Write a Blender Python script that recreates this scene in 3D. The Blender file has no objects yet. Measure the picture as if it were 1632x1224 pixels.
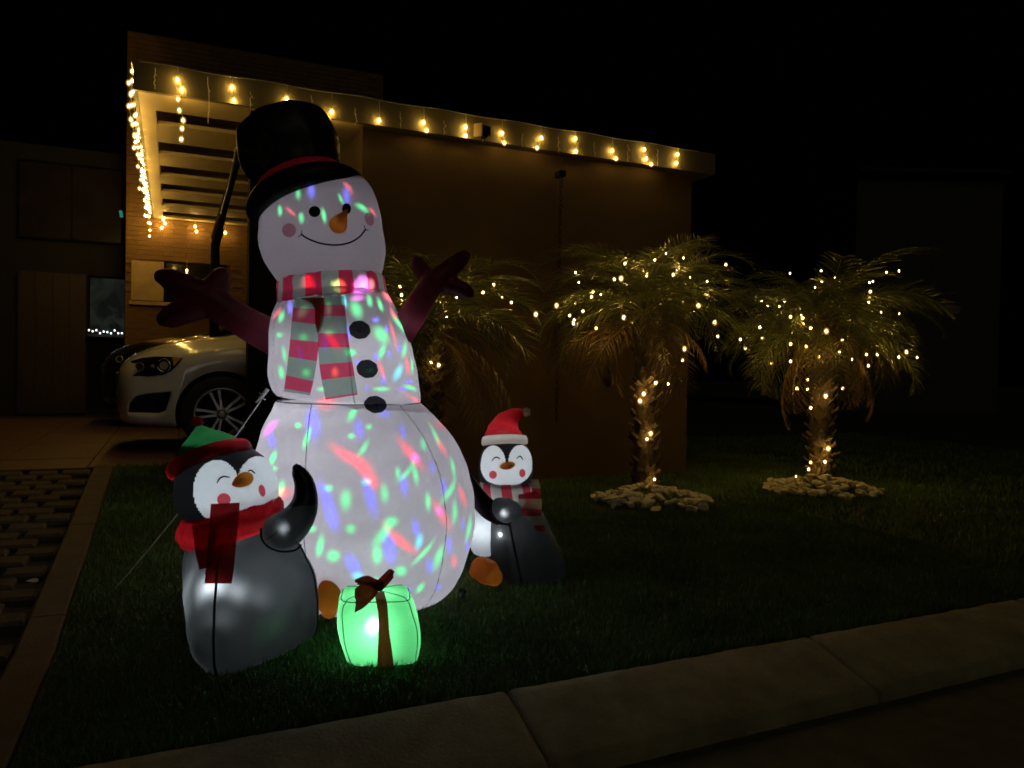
import bpy, bmesh, math, random
import numpy as np
from mathutils import Vector, Matrix
from mathutils.bvhtree import BVHTree
from mathutils import noise as mnoise
random.seed(11); rng = np.random.default_rng(5)
R = math.radians
sc = bpy.context.scene
col = sc.collection

# ------------------------------------------------------------ camera
FPX, CX, CY = 1226.0, 816.0, 612.0
cam_d = bpy.data.cameras.new('camera'); cam = bpy.data.objects.new('camera', cam_d); col.objects.link(cam)
cam_d.sensor_width = 36; cam_d.lens = FPX / 1632 * 36; cam_d.clip_end = 500; cam_d.clip_start = .05
RC = Matrix.Rotation(R(90 - 1.03), 4, 'X') @ Matrix.Rotation(R(1.02), 4, 'Z')
cam.matrix_world = Matrix.Translation((0, 0, 1)) @ RC
sc.camera = cam
CAM = Vector((0, 0, 1))
# ------------------------------------------------------------ world (night), one faint warm key standing for the street
w = bpy.data.worlds.new('World'); sc.world = w; w.use_nodes = True
wn = w.node_tree; bg = wn.nodes['Background']
sky = wn.nodes.new('ShaderNodeTexSky'); sky.sky_type = 'NISHITA'; sky.sun_disc = False
sky.sun_elevation = R(-4); sky.sun_rotation = R(200)
wn.links.new(sky.outputs[0], bg.inputs[0]); bg.inputs[1].default_value = .0008
sun_d = bpy.data.lights.new('night_key', 'SUN'); sun_d.energy = .066; sun_d.angle = R(25); sun_d.color = (1, .90, .52)
sun = bpy.data.objects.new('night_key', sun_d); col.objects.link(sun)
sun.rotation_euler = Vector((-.45, .75, -.75)).to_track_quat('-Z', 'Y').to_euler()
sc.view_settings.view_transform = 'Standard'; sc.view_settings.look = 'None'
sc.view_settings.exposure = 0; sc.view_settings.gamma = 1; sc.view_settings.use_curve_mapping = False
cy = sc.cycles
cy.use_denoising = True
try: cy.denoiser = 'OPENIMAGEDENOISE'
except Exception: pass
cy.max_bounces = 8; cy.diffuse_bounces = 5; cy.glossy_bounces = 3; cy.transmission_bounces = 6; cy.transparent_max_bounces = 12
cy.sample_clamp_indirect = 2.5; cy.caustics_reflective = False; cy.caustics_refractive = False
cy.filter_width = 1.7
BULB_E = 430.0

# ------------------------------------------------------------ helpers
def ray(px, py):
    return (RC.to_3x3() @ Vector(((px - CX) / FPX, -(py - CY) / FPX, -1))).normalized()
def W(px, py, Y):
    d = ray(px, py); return CAM + d * (Y / d.y)
AL = R(23.85); U = Vector((math.cos(AL), math.sin(AL), 0)); N = Vector((-math.sin(AL), math.cos(AL), 0)); O = Vector((-2.73, 5.6, 0))
def AB(a, b, z=0): return O + U * a + N * b + Vector((0, 0, z))
def on_b(px, py, b):
    d = ray(px, py); q = O + N * b
    return CAM + d * ((q - CAM).dot(N) / d.dot(N))
def sst(x, a, b):
    t = min(1, max(0, (x - a) / (b - a))); return t * t * (3 - 2 * t)
def gz(a, b):
    return .28 * min(1, max(0, (b + 3.2) / 2.9)) * sst(-a, -1.5, -.35) if b < -.24 else .28 * sst(-a, -1.63, -1.6)
def gzP(p):
    q = p - O; return gz(q.dot(U), q.dot(N))
def mesh_obj(name, verts, faces, mat=None, parent=None, smooth=False):
    me = bpy.data.meshes.new(name); me.from_pydata([tuple(v) for v in verts], [], faces); me.update()
    if smooth: me.shade_smooth()
    for m in (mat if isinstance(mat, (list, tuple)) else [mat]):
        if m: me.materials.append(m)
    o = bpy.data.objects.new(name, me); col.objects.link(o)
    if parent: o.parent = parent
    return o
def bm_obj(name, bm, mat=None, parent=None, smooth=False):
    me = bpy.data.meshes.new(name); bmesh.ops.recalc_face_normals(bm, faces=bm.faces); bm.to_mesh(me); bm.free()
    if smooth: me.shade_smooth()
    for m in (mat if isinstance(mat, (list, tuple)) else [mat]):
        if m: me.materials.append(m)
    o = bpy.data.objects.new(name, me); col.objects.link(o)
    if parent: o.parent = parent
    return o
def inst(src, parent, M=None, name=None):
    o = src.copy(); col.objects.link(o); o.parent = parent
    if M is not None: o.matrix_basis = M
    if name: o.name = name
    return o
def tag(o, label=None, cat=None, group=None, kind=None):
    if label: o['label'] = label
    if cat: o['category'] = cat
    if group: o['group'] = group
    if kind: o['kind'] = kind
    return o
def empty(name, label=None, cat=None, group=None, kind=None):
    o = bpy.data.objects.new(name, None); col.objects.link(o); o.empty_display_size = .1
    return tag(o, label, cat, group, kind)
def root_at(o, p):
    """move an empty to p, keeping its children where they are (bake the offset in their meshes' transforms)"""
    p = Vector(p); o.location = p
    for c in o.children: c.matrix_basis = Matrix.Translation(-p) @ c.matrix_basis
def box(bm, M, sx, sy, sz, bev=0):
    g = bmesh.ops.create_cube(bm, size=1, matrix=M @ Matrix.Diagonal((sx, sy, sz, 1)))
    if bev:
        es = list({e for v in g['verts'] for e in v.link_edges})
        bmesh.ops.bevel(bm, geom=es, offset=bev, segments=2, affect='EDGES', profile=.6)
FR = Matrix((( U.x, N.x, 0, 0), (U.y, N.y, 0, 0), (0, 0, 1, 0), (0, 0, 0, 1)))
def abox(bm, a0, a1, b0, b1, z0, z1, bev=0):
    c = AB((a0 + a1) / 2, (b0 + b1) / 2, (z0 + z1) / 2)
    box(bm, Matrix.Translation(c) @ FR, a1 - a0, b1 - b0, z1 - z0, bev)
def abox_obj(name, args, mat, parent=None, bev=0):
    bm = bmesh.new(); abox(bm, *args, bev=bev); return bm_obj(name, bm, mat, parent)
def tube_geo(pts, rad, n=6, verts=None, faces=None, cap=True):
    if verts is None: verts, faces = [], []
    pts = [Vector(p) for p in pts]; L = len(pts)
    rs = rad if isinstance(rad, (list, tuple)) else [rad] * L
    base = len(verts); up = None
    for i, p in enumerate(pts):
        t = (pts[min(L - 1, i + 1)] - pts[max(0, i - 1)])
        t = t.normalized() if t.length > 1e-9 else Vector((0, 0, 1))
        if up is None: up = t.orthogonal().normalized()
        up = (up - t * up.dot(t)); up = up.normalized() if up.length > 1e-6 else t.orthogonal().normalized()
        v2 = t.cross(up)
        for k in range(n):
            a = 2 * math.pi * k / n
            verts.append(p + (up * math.cos(a) + v2 * math.sin(a)) * rs[i])
    for i in range(L - 1):
        for k in range(n):
            a = base + i * n + k; b = base + i * n + (k + 1) % n
            faces.append((a, b, b + n, a + n))
    if cap:
        faces.append(tuple(base + k for k in reversed(range(n)))); faces.append(tuple(base + (L - 1) * n + k for k in range(n)))
    return verts, faces
def tube(name, pts, rad, mat, parent=None, n=6, smooth=True):
    v, f = tube_geo(pts, rad, n); return mesh_obj(name, v, f, mat, parent, smooth)
def catmull(keys, m):
    K = np.array(keys, float); n = len(K); out = []
    for i in range(m):
        t = i / (m - 1) * (n - 1); j = min(n - 2, int(t)); u = t - j
        p0, p1, p2, p3 = K[max(0, j - 1)], K[j], K[j + 1], K[min(n - 1, j + 2)]
        out.append(.5 * ((2 * p1) + (-p0 + p2) * u + (2 * p0 - 5 * p1 + 4 * p2 - p3) * u * u + (-p0 + 3 * p1 - 3 * p2 + p3) * u ** 3))
    return np.array(out)

# ------------------------------------------------------------ materials
def nmat(name):
    m = bpy.data.materials.new(name); m.use_nodes = True
    return m, m.node_tree, m.node_tree.nodes['Principled BSDF']
def bump(nt, b, scale, strength, dist=.01, detail=4, coords='Object', stretch=None):
    tc = nt.nodes.new('ShaderNodeTexCoord'); nz = nt.nodes.new('ShaderNodeTexNoise'); bp = nt.nodes.new('ShaderNodeBump')
    nz.inputs['Scale'].default_value = scale; nz.inputs['Detail'].default_value = detail
    src = tc.outputs[coords]
    if stretch:
        mp = nt.nodes.new('ShaderNodeMapping'); mp.inputs['Scale'].default_value = stretch; nt.links.new(src, mp.inputs[0]); src = mp.outputs[0]
    nt.links.new(src, nz.inputs['Vector']); nt.links.new(nz.outputs[0], bp.inputs['Height'])
    bp.inputs['Strength'].default_value = strength; bp.inputs['Distance'].default_value = dist
    if b is not None: nt.links.new(bp.outputs[0], b.inputs['Normal'])
    return nz, bp, src
def pmat(name, c, rough=.6, metal=0, var=.25, vs=6, bs=40, bst=.3, bd=.005, coat=0, c2=None, stretch=None, spec=.5):
    m, nt, b = nmat(name)
    b.inputs['Roughness'].default_value = rough; b.inputs['Metallic'].default_value = metal
    b.inputs['Specular IOR Level'].default_value = spec
    if coat: b.inputs['Coat Weight'].default_value = coat; b.inputs['Coat Roughness'].default_value = .02
    nz, bp, src = bump(nt, b, bs, bst, bd, stretch=stretch)
    n2 = nt.nodes.new('ShaderNodeTexNoise'); n2.inputs['Scale'].default_value = vs; n2.inputs['Detail'].default_value = 6
    n2.inputs['Roughness'].default_value = .65
    nt.links.new(src, n2.inputs['Vector'])
    cr = nt.nodes.new('ShaderNodeValToRGB'); cr.color_ramp.elements[0].position = .3; cr.color_ramp.elements[1].position = .7
    c2 = c2 or tuple(x * (1 - var) for x in c)
    cr.color_ramp.elements[0].color = (*c2, 1); cr.color_ramp.elements[1].color = (*[min(1, x * (1 + var * .6)) for x in c], 1)
    nt.links.new(n2.outputs[0], cr.inputs[0]); nt.links.new(cr.outputs[0], b.inputs['Base Color'])
    return m
def emat(name, c, s):
    m = bpy.data.materials.new(name); m.use_nodes = True; nt = m.node_tree; nt.nodes.clear()
    e = nt.nodes.new('ShaderNodeEmission'); o = nt.nodes.new('ShaderNodeOutputMaterial')
    e.inputs[0].default_value = (*c, 1); e.inputs[1].default_value = s; nt.links.new(e.outputs[0], o.inputs[0]); return m
def fabric(name, refl, trans, fac=.6, rough=.55, wr=.35, clear=0.0, spec=.3, hot=0.0, hr=.42):
    """thin nylon: diffuse/sheen reflection mixed with translucency, wrinkle bump, faint weave"""
    m, nt, b = nmat(name)
    b.inputs['Base Color'].default_value = (*refl, 1); b.inputs['Roughness'].default_value = rough
    b.inputs['Specular IOR Level'].default_value = spec
    tc = nt.nodes.new('ShaderNodeTexCoord')
    n1 = nt.nodes.new('ShaderNodeTexNoise'); n1.inputs['Scale'].default_value = 9; n1.inputs['Detail'].default_value = 3; n1.inputs['Distortion'].default_value = 1.2
    n2 = nt.nodes.new('ShaderNodeTexNoise'); n2.inputs['Scale'].default_value = 260; n2.inputs['Detail'].default_value = 2
    mp = nt.nodes.new('ShaderNodeMapping'); mp.inputs['Scale'].default_value = (1, 1, .35)
    nt.links.new(tc.outputs['Object'], mp.inputs[0]); nt.links.new(mp.outputs[0], n1.inputs['Vector']); nt.links.new(tc.outputs['Object'], n2.inputs['Vector'])
    n1.noise_type = 'RIDGED_MULTIFRACTAL'; n1.inputs['Scale'].default_value = 4.5; n1.inputs['Roughness'].default_value = .45
    b1 = nt.nodes.new('ShaderNodeBump'); b1.inputs['Strength'].default_value = wr; b1.inputs['Distance'].default_value = .02 if wr < .7 else .045
    b2 = nt.nodes.new('ShaderNodeBump'); b2.inputs['Strength'].default_value = .12; b2.inputs['Distance'].default_value = .002
    nt.links.new(n1.outputs[0], b1.inputs['Height']); nt.links.new(n2.outputs[0], b2.inputs['Height']); nt.links.new(b1.outputs[0], b2.inputs['Normal'])
    nt.links.new(b2.outputs[0], b.inputs['Normal'])
    t = nt.nodes.new('ShaderNodeBsdfTranslucent'); t.inputs[0].default_value = (*trans, 1); nt.links.new(b2.outputs[0], t.inputs['Normal'])
    n3 = nt.nodes.new('ShaderNodeTexNoise'); n3.inputs['Scale'].default_value = 5; n3.inputs['Detail'].default_value = 5; n3.inputs['Distortion'].default_value = .6
    n4 = nt.nodes.new('ShaderNodeTexNoise'); n4.inputs['Scale'].default_value = 60; n4.inputs['Detail'].default_value = 3
    mp4 = nt.nodes.new('ShaderNodeMapping'); mp4.inputs['Scale'].default_value = (1, 1, 9); nt.links.new(tc.outputs['Object'], mp4.inputs[0]); nt.links.new(mp4.outputs[0], n4.inputs['Vector'])
    nt.links.new(tc.outputs['Object'], n3.inputs['Vector'])
    av = nt.nodes.new('ShaderNodeMath'); av.operation = 'ADD'; nt.links.new(n3.outputs[0], av.inputs[0]); nt.links.new(n4.outputs[0], av.inputs[1])
    mr_ = nt.nodes.new('ShaderNodeMapRange'); mr_.inputs['From Min'].default_value = .7; mr_.inputs['From Max'].default_value = 1.3; mr_.inputs['To Min'].default_value = .84; mr_.inputs['To Max'].default_value = 1.06
    nt.links.new(av.outputs[0], mr_.inputs['Value'])
    mu = nt.nodes.new('ShaderNodeVectorMath'); mu.operation = 'SCALE'; mu.inputs[0].default_value = trans; nt.links.new(mr_.outputs[0], mu.inputs['Scale']); nt.links.new(mu.outputs[0], t.inputs[0])  # uneven translucent tone: wrinkle shading put into the colour
    mx = nt.nodes.new('ShaderNodeMixShader'); mx.inputs[0].default_value = fac
    nt.links.new(b.outputs[0], mx.inputs[1]); nt.links.new(t.outputs[0], mx.inputs[2])
    out = nt.nodes['Material Output']; res = mx.outputs[0]
    if hot:   # forward scatter of the woven nylon: the lamp shows through as a soft hot spot
        rf = nt.nodes.new('ShaderNodeBsdfRefraction'); rf.inputs['Color'].default_value = (*[min(1, c_ ** .5) for c_ in trans], 1); rf.inputs['Roughness'].default_value = hr; rf.inputs['IOR'].default_value = 1.33
        nt.links.new(b2.outputs[0], rf.inputs['Normal'])
        m3 = nt.nodes.new('ShaderNodeMixShader'); m3.inputs[0].default_value = hot
        nt.links.new(res, m3.inputs[1]); nt.links.new(rf.outputs[0], m3.inputs[2]); res = m3.outputs[0]
    if clear:
        tr = nt.nodes.new('ShaderNodeBsdfTransparent'); tr.inputs[0].default_value = (*trans, 1)
        m2 = nt.nodes.new('ShaderNodeMixShader'); m2.inputs[0].default_value = clear
        nt.links.new(res, m2.inputs[1]); nt.links.new(tr.outputs[0], m2.inputs[2]); res = m2.outputs[0]
    nt.links.new(res, out.inputs[0]); return m
M = {}
M['snow'] = fabric('white_nylon', (.62, .60, .66), (.80, .79, .86), .55, wr=.25)
M['head'] = M['snow']
M['black'] = fabric('black_nylon', (.012, .012, .013), (.012, .012, .014), .5, .42, .5, spec=.4)
M['pbody'] = fabric('dark_grey_nylon', (.030, .032, .034), (.066, .071, .075), .6, .36, 1.0, spec=.5, hot=.22, hr=.88)
M['pblack'] = fabric('black_penguin_nylon', (.012, .012, .013), (.012, .013, .014), .5, .4, .5, spec=.4)
M['pwhite'] = fabric('white_penguin_nylon', (.75, .78, .8), (.78, .84, .88), .6, wr=.3)
M['red'] = fabric('red_nylon', (.35, .015, .02), (.75, .02, .03), .6, wr=.5)
M['dred'] = fabric('dark_red_nylon', (.22, .01, .015), (.35, .02, .02), .5, wr=.25, clear=.25)
M['hatred'] = fabric('hat_red_nylon', (.42, .012, .025), (.5, .02, .03), .5, wr=.5)
M['green'] = fabric('green_nylon', (.02, .16, .04), (.02, .17, .05), .5, wr=.4)
M['maroon'] = fabric('maroon_nylon', (.09, .022, .032), (.28, .06, .10), .55, .45, .4, spec=.5)
M['orange'] = fabric('orange_nylon', (.6, .2, .03), (.9, .36, .05), .6, wr=.5)
M['gift'] = fabric('mint_green_nylon', (.10, .5, .2), (.18, .80, .32), .65, wr=.35, hot=.10, hr=.9)
M['ribbon'] = fabric('brown_red_ribbon', (.13, .02, .012), (.38, .04, .02), .35, wr=.2, clear=.12)
M['s_red'] = fabric('scarf_red', (.60, .03, .10), (1.0, .13, .25), .35, wr=.1, clear=.6)
M['s_sage'] = fabric('scarf_sage', (.22, .30, .24), (.55, .72, .60), .35, wr=.1, clear=.5)
M['n_red'] = fabric('neck_scarf_red', (.55, .03, .10), (.95, .07, .17), .6, wr=.3)
M['n_sage'] = fabric('neck_scarf_sage', (.30, .36, .32), (.55, .68, .6), .6, wr=.3)
M['p_red'] = fabric('penguin_scarf_red', (.5, .03, .06), (.8, .1, .13), .5, wr=.3)
M['p_white'] = fabric('penguin_scarf_white', (.6, .6, .56), (.75, .78, .72), .5, wr=.3)
M['patch'] = fabric('button_black', (.015, .015, .017), (.05, .05, .06), .5, wr=.1, clear=.35)
def ink(name, c, solid=.5, sc_=None):
    m = bpy.data.materials.new(name); m.use_nodes = True; nt = m.node_tree; nt.nodes.clear()
    t = nt.nodes.new('ShaderNodeBsdfTransparent'); t.inputs[0].default_value = (*c, 1)
    d = nt.nodes.new('ShaderNodeBsdfDiffuse'); d.inputs[0].default_value = (*(sc_ or c), 1)
    mx = nt.nodes.new('ShaderNodeMixShader'); mx.inputs[0].default_value = solid; o = nt.nodes.new('ShaderNodeOutputMaterial')
    nt.links.new(t.outputs[0], mx.inputs[1]); nt.links.new(d.outputs[0], mx.inputs[2]); nt.links.new(mx.outputs[0], o.inputs[0]); return m
M['ink_black'] = ink('black_print', (.012, .012, .015), .6)
M['ink_pink'] = ink('pink_print', (.80, .42, .48), .12)
M['ink_rose'] = ink('rose_print', (.80, .10, .13), .12)
M['seam'] = ink('seam_thread', (.25, .25, .30), .35, (.1, .1, .12))
M['bseam'] = pmat('black_seam_tape', (.008, .008, .008), .7)
M['leafprint'] = fabric('holly_print', (.11, .16, .11), (.12, .16, .12), .4, wr=.2)
M['stucco'] = pmat('terracotta_stucco', (.066, .038, .012), .85, var=.18, vs=2.2, bs=120, bst=.5, bd=.004)
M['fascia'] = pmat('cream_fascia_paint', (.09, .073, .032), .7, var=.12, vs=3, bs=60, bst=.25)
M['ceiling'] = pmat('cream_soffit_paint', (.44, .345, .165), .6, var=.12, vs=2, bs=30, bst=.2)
M['brick'] = pmat('brown_brick', (.18, .095, .03), .8, var=.3, vs=5, bs=70, bst=.5)
M['mortar'] = pmat('mortar', (.16, .09, .04), .9)
M['dark'] = pmat('black_painted_steel', (.008, .008, .008), .9, spec=.1)
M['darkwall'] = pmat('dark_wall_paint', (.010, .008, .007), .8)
M['concrete'] = pmat('kerb_concrete', (.33, .29, .21), .85, var=.35, vs=7, bs=90, bst=.6, bd=.006)
M['asphalt'] = pmat('street_concrete', (.085, .085, .055), .9, var=.35, vs=9, bs=140, bst=.7, bd=.006)
M['slab'] = pmat('brown_carport_tile', (.10, .045, .022), .6, var=.3, vs=4)
M['paver'] = pmat('paver_stone', (.07, .052, .038), .9, var=.4, vs=14, bs=90, bst=.7)
M['gravel'] = pmat('paver_joint_soil', (.025, .022, .018), .95)
M['strip'] = pmat('kerb_strip_concrete', (.095, .066, .042), .85, var=.3, vs=8, bs=90, bst=.6)
M['soil'] = pmat('lawn_soil', (.03, .048, .012), .95, var=.4, vs=3.5, bs=60, bst=.9, bd=.03)
M['grass'] = pmat('grass_blade', (.12, .21, .045), .5, var=.4, vs=2.0, c2=(.045, .075, .016))
M['stone'] = pmat('pale_stone', (.62, .55, .38), .8, var=.3, vs=12, bs=50, bst=.6, bd=.006)
M['frond'] = pmat('palm_leaf_green', (.085, .097, .026), .32, var=.4, vs=3, bst=.1)
M['dryfrond'] = pmat('dry_palm_leaf', (.11, .065, .02), .55, var=.35, vs=3, bst=.1)
M['trunk'] = pmat('palm_trunk', (.055, .036, .02), .9, var=.4, vs=14, bs=60, bst=.9, bd=.01)
M['wire'] = pmat('clear_white_wire', (.6, .58, .52), .35)
M['dwire'] = pmat('dark_green_wire', (.01, .02, .01), .5)
M['bulb'] = emat('warm_bulb', (1.0, .60, .13), BULB_E)
def halomat():  # outer bulb shell: faint emission painted in as bloom
    m = bpy.data.materials.new('bulb_halo'); m.use_nodes = True; nt = m.node_tree; nt.nodes.clear()
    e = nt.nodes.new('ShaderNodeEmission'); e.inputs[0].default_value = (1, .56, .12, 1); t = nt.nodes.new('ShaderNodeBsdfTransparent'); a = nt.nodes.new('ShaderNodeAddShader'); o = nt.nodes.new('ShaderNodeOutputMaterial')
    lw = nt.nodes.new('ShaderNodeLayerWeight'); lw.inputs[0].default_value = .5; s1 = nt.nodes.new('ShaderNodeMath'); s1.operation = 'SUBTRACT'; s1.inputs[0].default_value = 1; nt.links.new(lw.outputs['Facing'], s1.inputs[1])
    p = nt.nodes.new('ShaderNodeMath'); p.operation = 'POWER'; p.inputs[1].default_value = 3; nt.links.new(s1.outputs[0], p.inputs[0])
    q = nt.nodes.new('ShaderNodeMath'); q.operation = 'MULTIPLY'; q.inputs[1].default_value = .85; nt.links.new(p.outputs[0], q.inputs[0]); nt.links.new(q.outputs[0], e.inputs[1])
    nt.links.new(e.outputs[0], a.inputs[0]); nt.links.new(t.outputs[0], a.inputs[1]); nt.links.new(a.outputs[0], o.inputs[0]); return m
M['lens'] = halomat()  # bloom shell of the warm bulbs, not a glass part
M['cbulb'] = emat('white_bulb', (.85, .92, 1.0), 3.0)
M['rope'] = pmat('white_guy_rope', (.75, .73, .74), .7)
M['strap'] = pmat('black_strap', (.01, .01, .01), .7)
M['chain'] = pmat('rusty_rain_chain', (.03, .008, .005), .6, metal=.2)
M['carwhite'] = pmat('white_car_paint', (.74, .72, .64), .16, var=.03, bst=.0, coat=1)
M['cardark'] = pmat('dark_car_paint', (.015, .011, .009), .2, var=.05, bst=.0, coat=1)
M['glass'] = pmat('dark_car_glass', (.008, .008, .009), .06, var=0, bst=0)
M['plastic'] = pmat('black_plastic', (.007, .007, .007), .6, bst=.1)
M['rubber'] = pmat('tyre_rubber', (.010, .010, .010), .8)
M['alloy'] = pmat('silver_alloy', (.45, .45, .45), .35, metal=.5, var=.1, bst=.05)
M['chrome'] = pmat('chrome', (.8, .8, .8), .12, metal=1, var=0, bst=0)
M['amber'] = pmat('amber_lens', (.55, .30, .03), .2, var=.05, bst=0)
M['wood'] = pmat('dark_wood_door', (.032, .016, .008), .5, var=.4, vs=3, stretch=(8, 8, .6))
M['winglass'] = pmat('window_glass', (.03, .022, .024), .2, var=.4, vs=1.5, bst=.05)
M['pane_reflection'] = emat('window_reflection_glow', (.55, .68, .50), .02)  # dim emission painted in place of reflections in the window
_n = M['pane_reflection'].node_tree; _w = _n.nodes.new('ShaderNodeTexNoise'); _w.inputs['Scale'].default_value = 3; _w.inputs['Distortion'].default_value = 1.2; _m = _n.nodes.new('ShaderNodeMapRange')
_t = _n.nodes.new('ShaderNodeTexCoord'); _n.links.new(_t.outputs['Object'], _w.inputs['Vector']); _n.links.new(_w.outputs[0], _m.inputs['Value'])
_m.inputs['From Min'].default_value = .42; _m.inputs['From Max'].default_value = .62; _m.inputs['To Min'].default_value = .008; _m.inputs['To Max'].default_value = .022
_n.links.new(_m.outputs[0], [q for q in _n.nodes if q.type == 'EMISSION'][0].inputs[1])
M['panel'] = pmat('beige_panel', (.42, .30, .14), .7)
M['white'] = pmat('neighbour_wall_paint', (.06, .06, .055), .8)

# ------------------------------------------------------------ setting: ground
def grid_ab(name, a0, a1, b0, b1, na, nb, zf, mat, kind='structure', warp=1.0):
    vs, fs = [], []
    for j in range(nb + 1):
        for i in range(na + 1):
            a = a0 + (a1 - a0) * i / na; b = b0 + (b1 - b0) * (j / nb) ** warp
            vs.append(AB(a, b, zf(a, b)))
    for j in range(nb):
        for i in range(na):
            k = j * (na + 1) + i; fs.append((k, k + 1, k + na + 2, k + na + 1))
    return tag(mesh_obj(name, vs, fs, mat, None, True), kind=kind)
def lawn_n(a, b):
    return gz(a, b) + .012 * mnoise.noise(Vector((a * 1.7, b * 1.7, 0)))
KB = -4.05
def kb(a): return .026 * (min(max(a, -4), 12) - 1.3)
grid_ab('lawn', -.124, 9.8, KB - .06, 11, 130, 300, lambda a, b: -.03 if b < KB + kb(a) + .01 else (lawn_n(a, b) if b < -.22 or a > 1.7 else -.02), M['soil'])
grid_ab('far_lawn', 9.8, 60, KB, 60, 60, 60, lambda a, b: .01 * mnoise.noise(Vector((a, b, 0))), M['soil'])
grid_ab('ground', -90, 110, KB + .3, 90, 8, 8, lambda a, b: -.16, M['soil'])
grid_ab('street', -90, 110, -30, KB - .02, 90, 60, lambda a, b: -.112 - .012 * abs(mnoise.noise(Vector((a * 3, b * 3, 2)))), M['asphalt'])
# paver driveway: base sheet, concrete edging, single pavers
dv = tag(grid_ab('driveway', -4.2, -.247, KB, -.24, 20, 24, lambda a, b: gz(a, b) - .03, M['gravel']))
def brickmesh(name, sx, sy, sz, mat, bev=.006, jit=.0):
    bm = bmesh.new(); box(bm, Matrix.Identity(4), sx, sy, sz)
    bmesh.ops.bevel(bm, geom=[e for e in bm.edges if all(v.co.z > 0 for v in e.verts)] if bev else [], offset=bev, segments=1, affect='EDGES')
    for v in bm.verts: v.co += Vector((random.uniform(-jit, jit), random.uniform(-jit, jit), 0))
    o = bm_obj(name, bm, mat); return o
pv = [brickmesh('paver', .168, .112, .07, M['paver'], .012, .005) for _ in range(4)]
first = list(pv)
for j in range(27):
    for i in range(11):
        a = -.347 - i * .196 - (.098 if j % 2 else 0); b = KB + .09 + j * .138
        if b > -.30: continue
        src = random.choice(pv)
        z = gz(a, b)
        slope = math.atan2(.28, 2.9) if b > -3.2 else 0
        Mx = Matrix.Translation(AB(a, b, z - .03 + random.uniform(-.006, .006))) @ FR @ Matrix.Rotation(slope, 4, 'X') @ Matrix.Rotation(random.uniform(-.03, .03), 4, 'Z')
        if src in first: first.remove(src); src.parent = dv; src.matrix_basis = Mx
        else: inst(src, dv, Mx)
es = tag(empty('driveway_edging'), kind='structure')
bcur = KB
for L in (1.15, 1.2, 1.1, .36):
    b0, b1 = bcur, min(bcur + L, -.245); bcur = b1
    vs, fs = [], []
    n = 8
    for i in range(n + 1):
        b = b0 + .004 + (b1 - b0 - .008) * i / n; z = gz(-.25, b)
        for (a, dz) in ((-.248, -.05), (-.248, .012), (-.240, .018), (-.136, .018), (-.128, .012), (-.128, -.05)):
            vs.append(AB(a + .004 * mnoise.noise(Vector((b * 9, a * 9, 0))), b, z + dz))
    for i in range(n):
        for k in range(5): q = i * 6 + k; fs.append((q, q + 1, q + 7, q + 6))
    fs.append((0, 1, 2, 3, 4, 5)); fs.append(tuple(n * 6 + k for k in range(6)))
    mesh_obj('edging_stone', vs, fs, M['strip'], es)
# carport floor: tiles
fl = tag(abox_obj('carport_floor', (-7, 1.638, -.238, 5.9, .0, .268), M['gravel']), kind='structure')
tl = brickmesh('floor_tile', .594, .594, .012, M['slab'], .002)
ft = True
for i in range(14):
    for j in range(9):
        a = -6.6 + i * .6; b = .065 + j * .6
        if a > 1.6: continue
        Mx = Matrix.Translation(AB(a, b, .274 + random.uniform(-.0015, .0015))) @ FR
        if ft: tl.parent = fl; tl.matrix_basis = Mx; ft = False
        else: inst(tl, fl, Mx)
# kerb blocks
kerb = tag(empty('kerb'), kind='structure')
prof = [(-4.035, -.10), (-4.045, .0), (-4.06, .008), (-4.10, .004), (-4.18, -.016), (-4.27, -.044), (-4.345, -.066), (-4.372, -.078), (-4.385, -.100), (-4.388, -.2)]
joints = [-14, -12.7, -11.4, -10.1, -8.9, -7.6, -6.35, -5.05, -3.8, -2.55, -1.3, -.05, 1.19, 2.46, 3.72, 4.98, 6.25, 7.5, 8.8, 10.1, 11.4, 12.7, 14]
for q in range(len(joints) - 1):
    a0, a1 = joints[q] + .007, joints[q + 1] - .007; n = 60; vs, fs = [], []
    for i in range(n + 1):
        a = a0 + (a1 - a0) * i / n
        for k, (b, z) in enumerate(prof):
            e = .0035 * mnoise.noise(Vector((a * 11, k * .7, 3))) + .002 * mnoise.noise(Vector((a * 40, k * .7, 8))) if k in (1, 2, 7, 8, 9) else .003 * mnoise.noise(Vector((a * 9, k, 1)))
            jd = -.006 * (1 if i in (0, n) else 0)
            off = .03 * mnoise.noise(Vector((b * 8, q, 5))) if i in (0, n) else 0
            vs.append(AB(a, b + e + kb(a), z + e * .6 + jd))
    P_ = len(prof)
    for i in range(n):
        for k in range(P_ - 1): z0 = i * P_ + k; fs.append((z0, z0 + P_, z0 + P_ + 1, z0 + 1))
    fs.append(tuple(range(P_))); fs.append(tuple(n * P_ + k for k in reversed(range(P_))))
    mesh_obj('kerb_block', vs, fs, M['concrete'], kerb, True)
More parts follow.
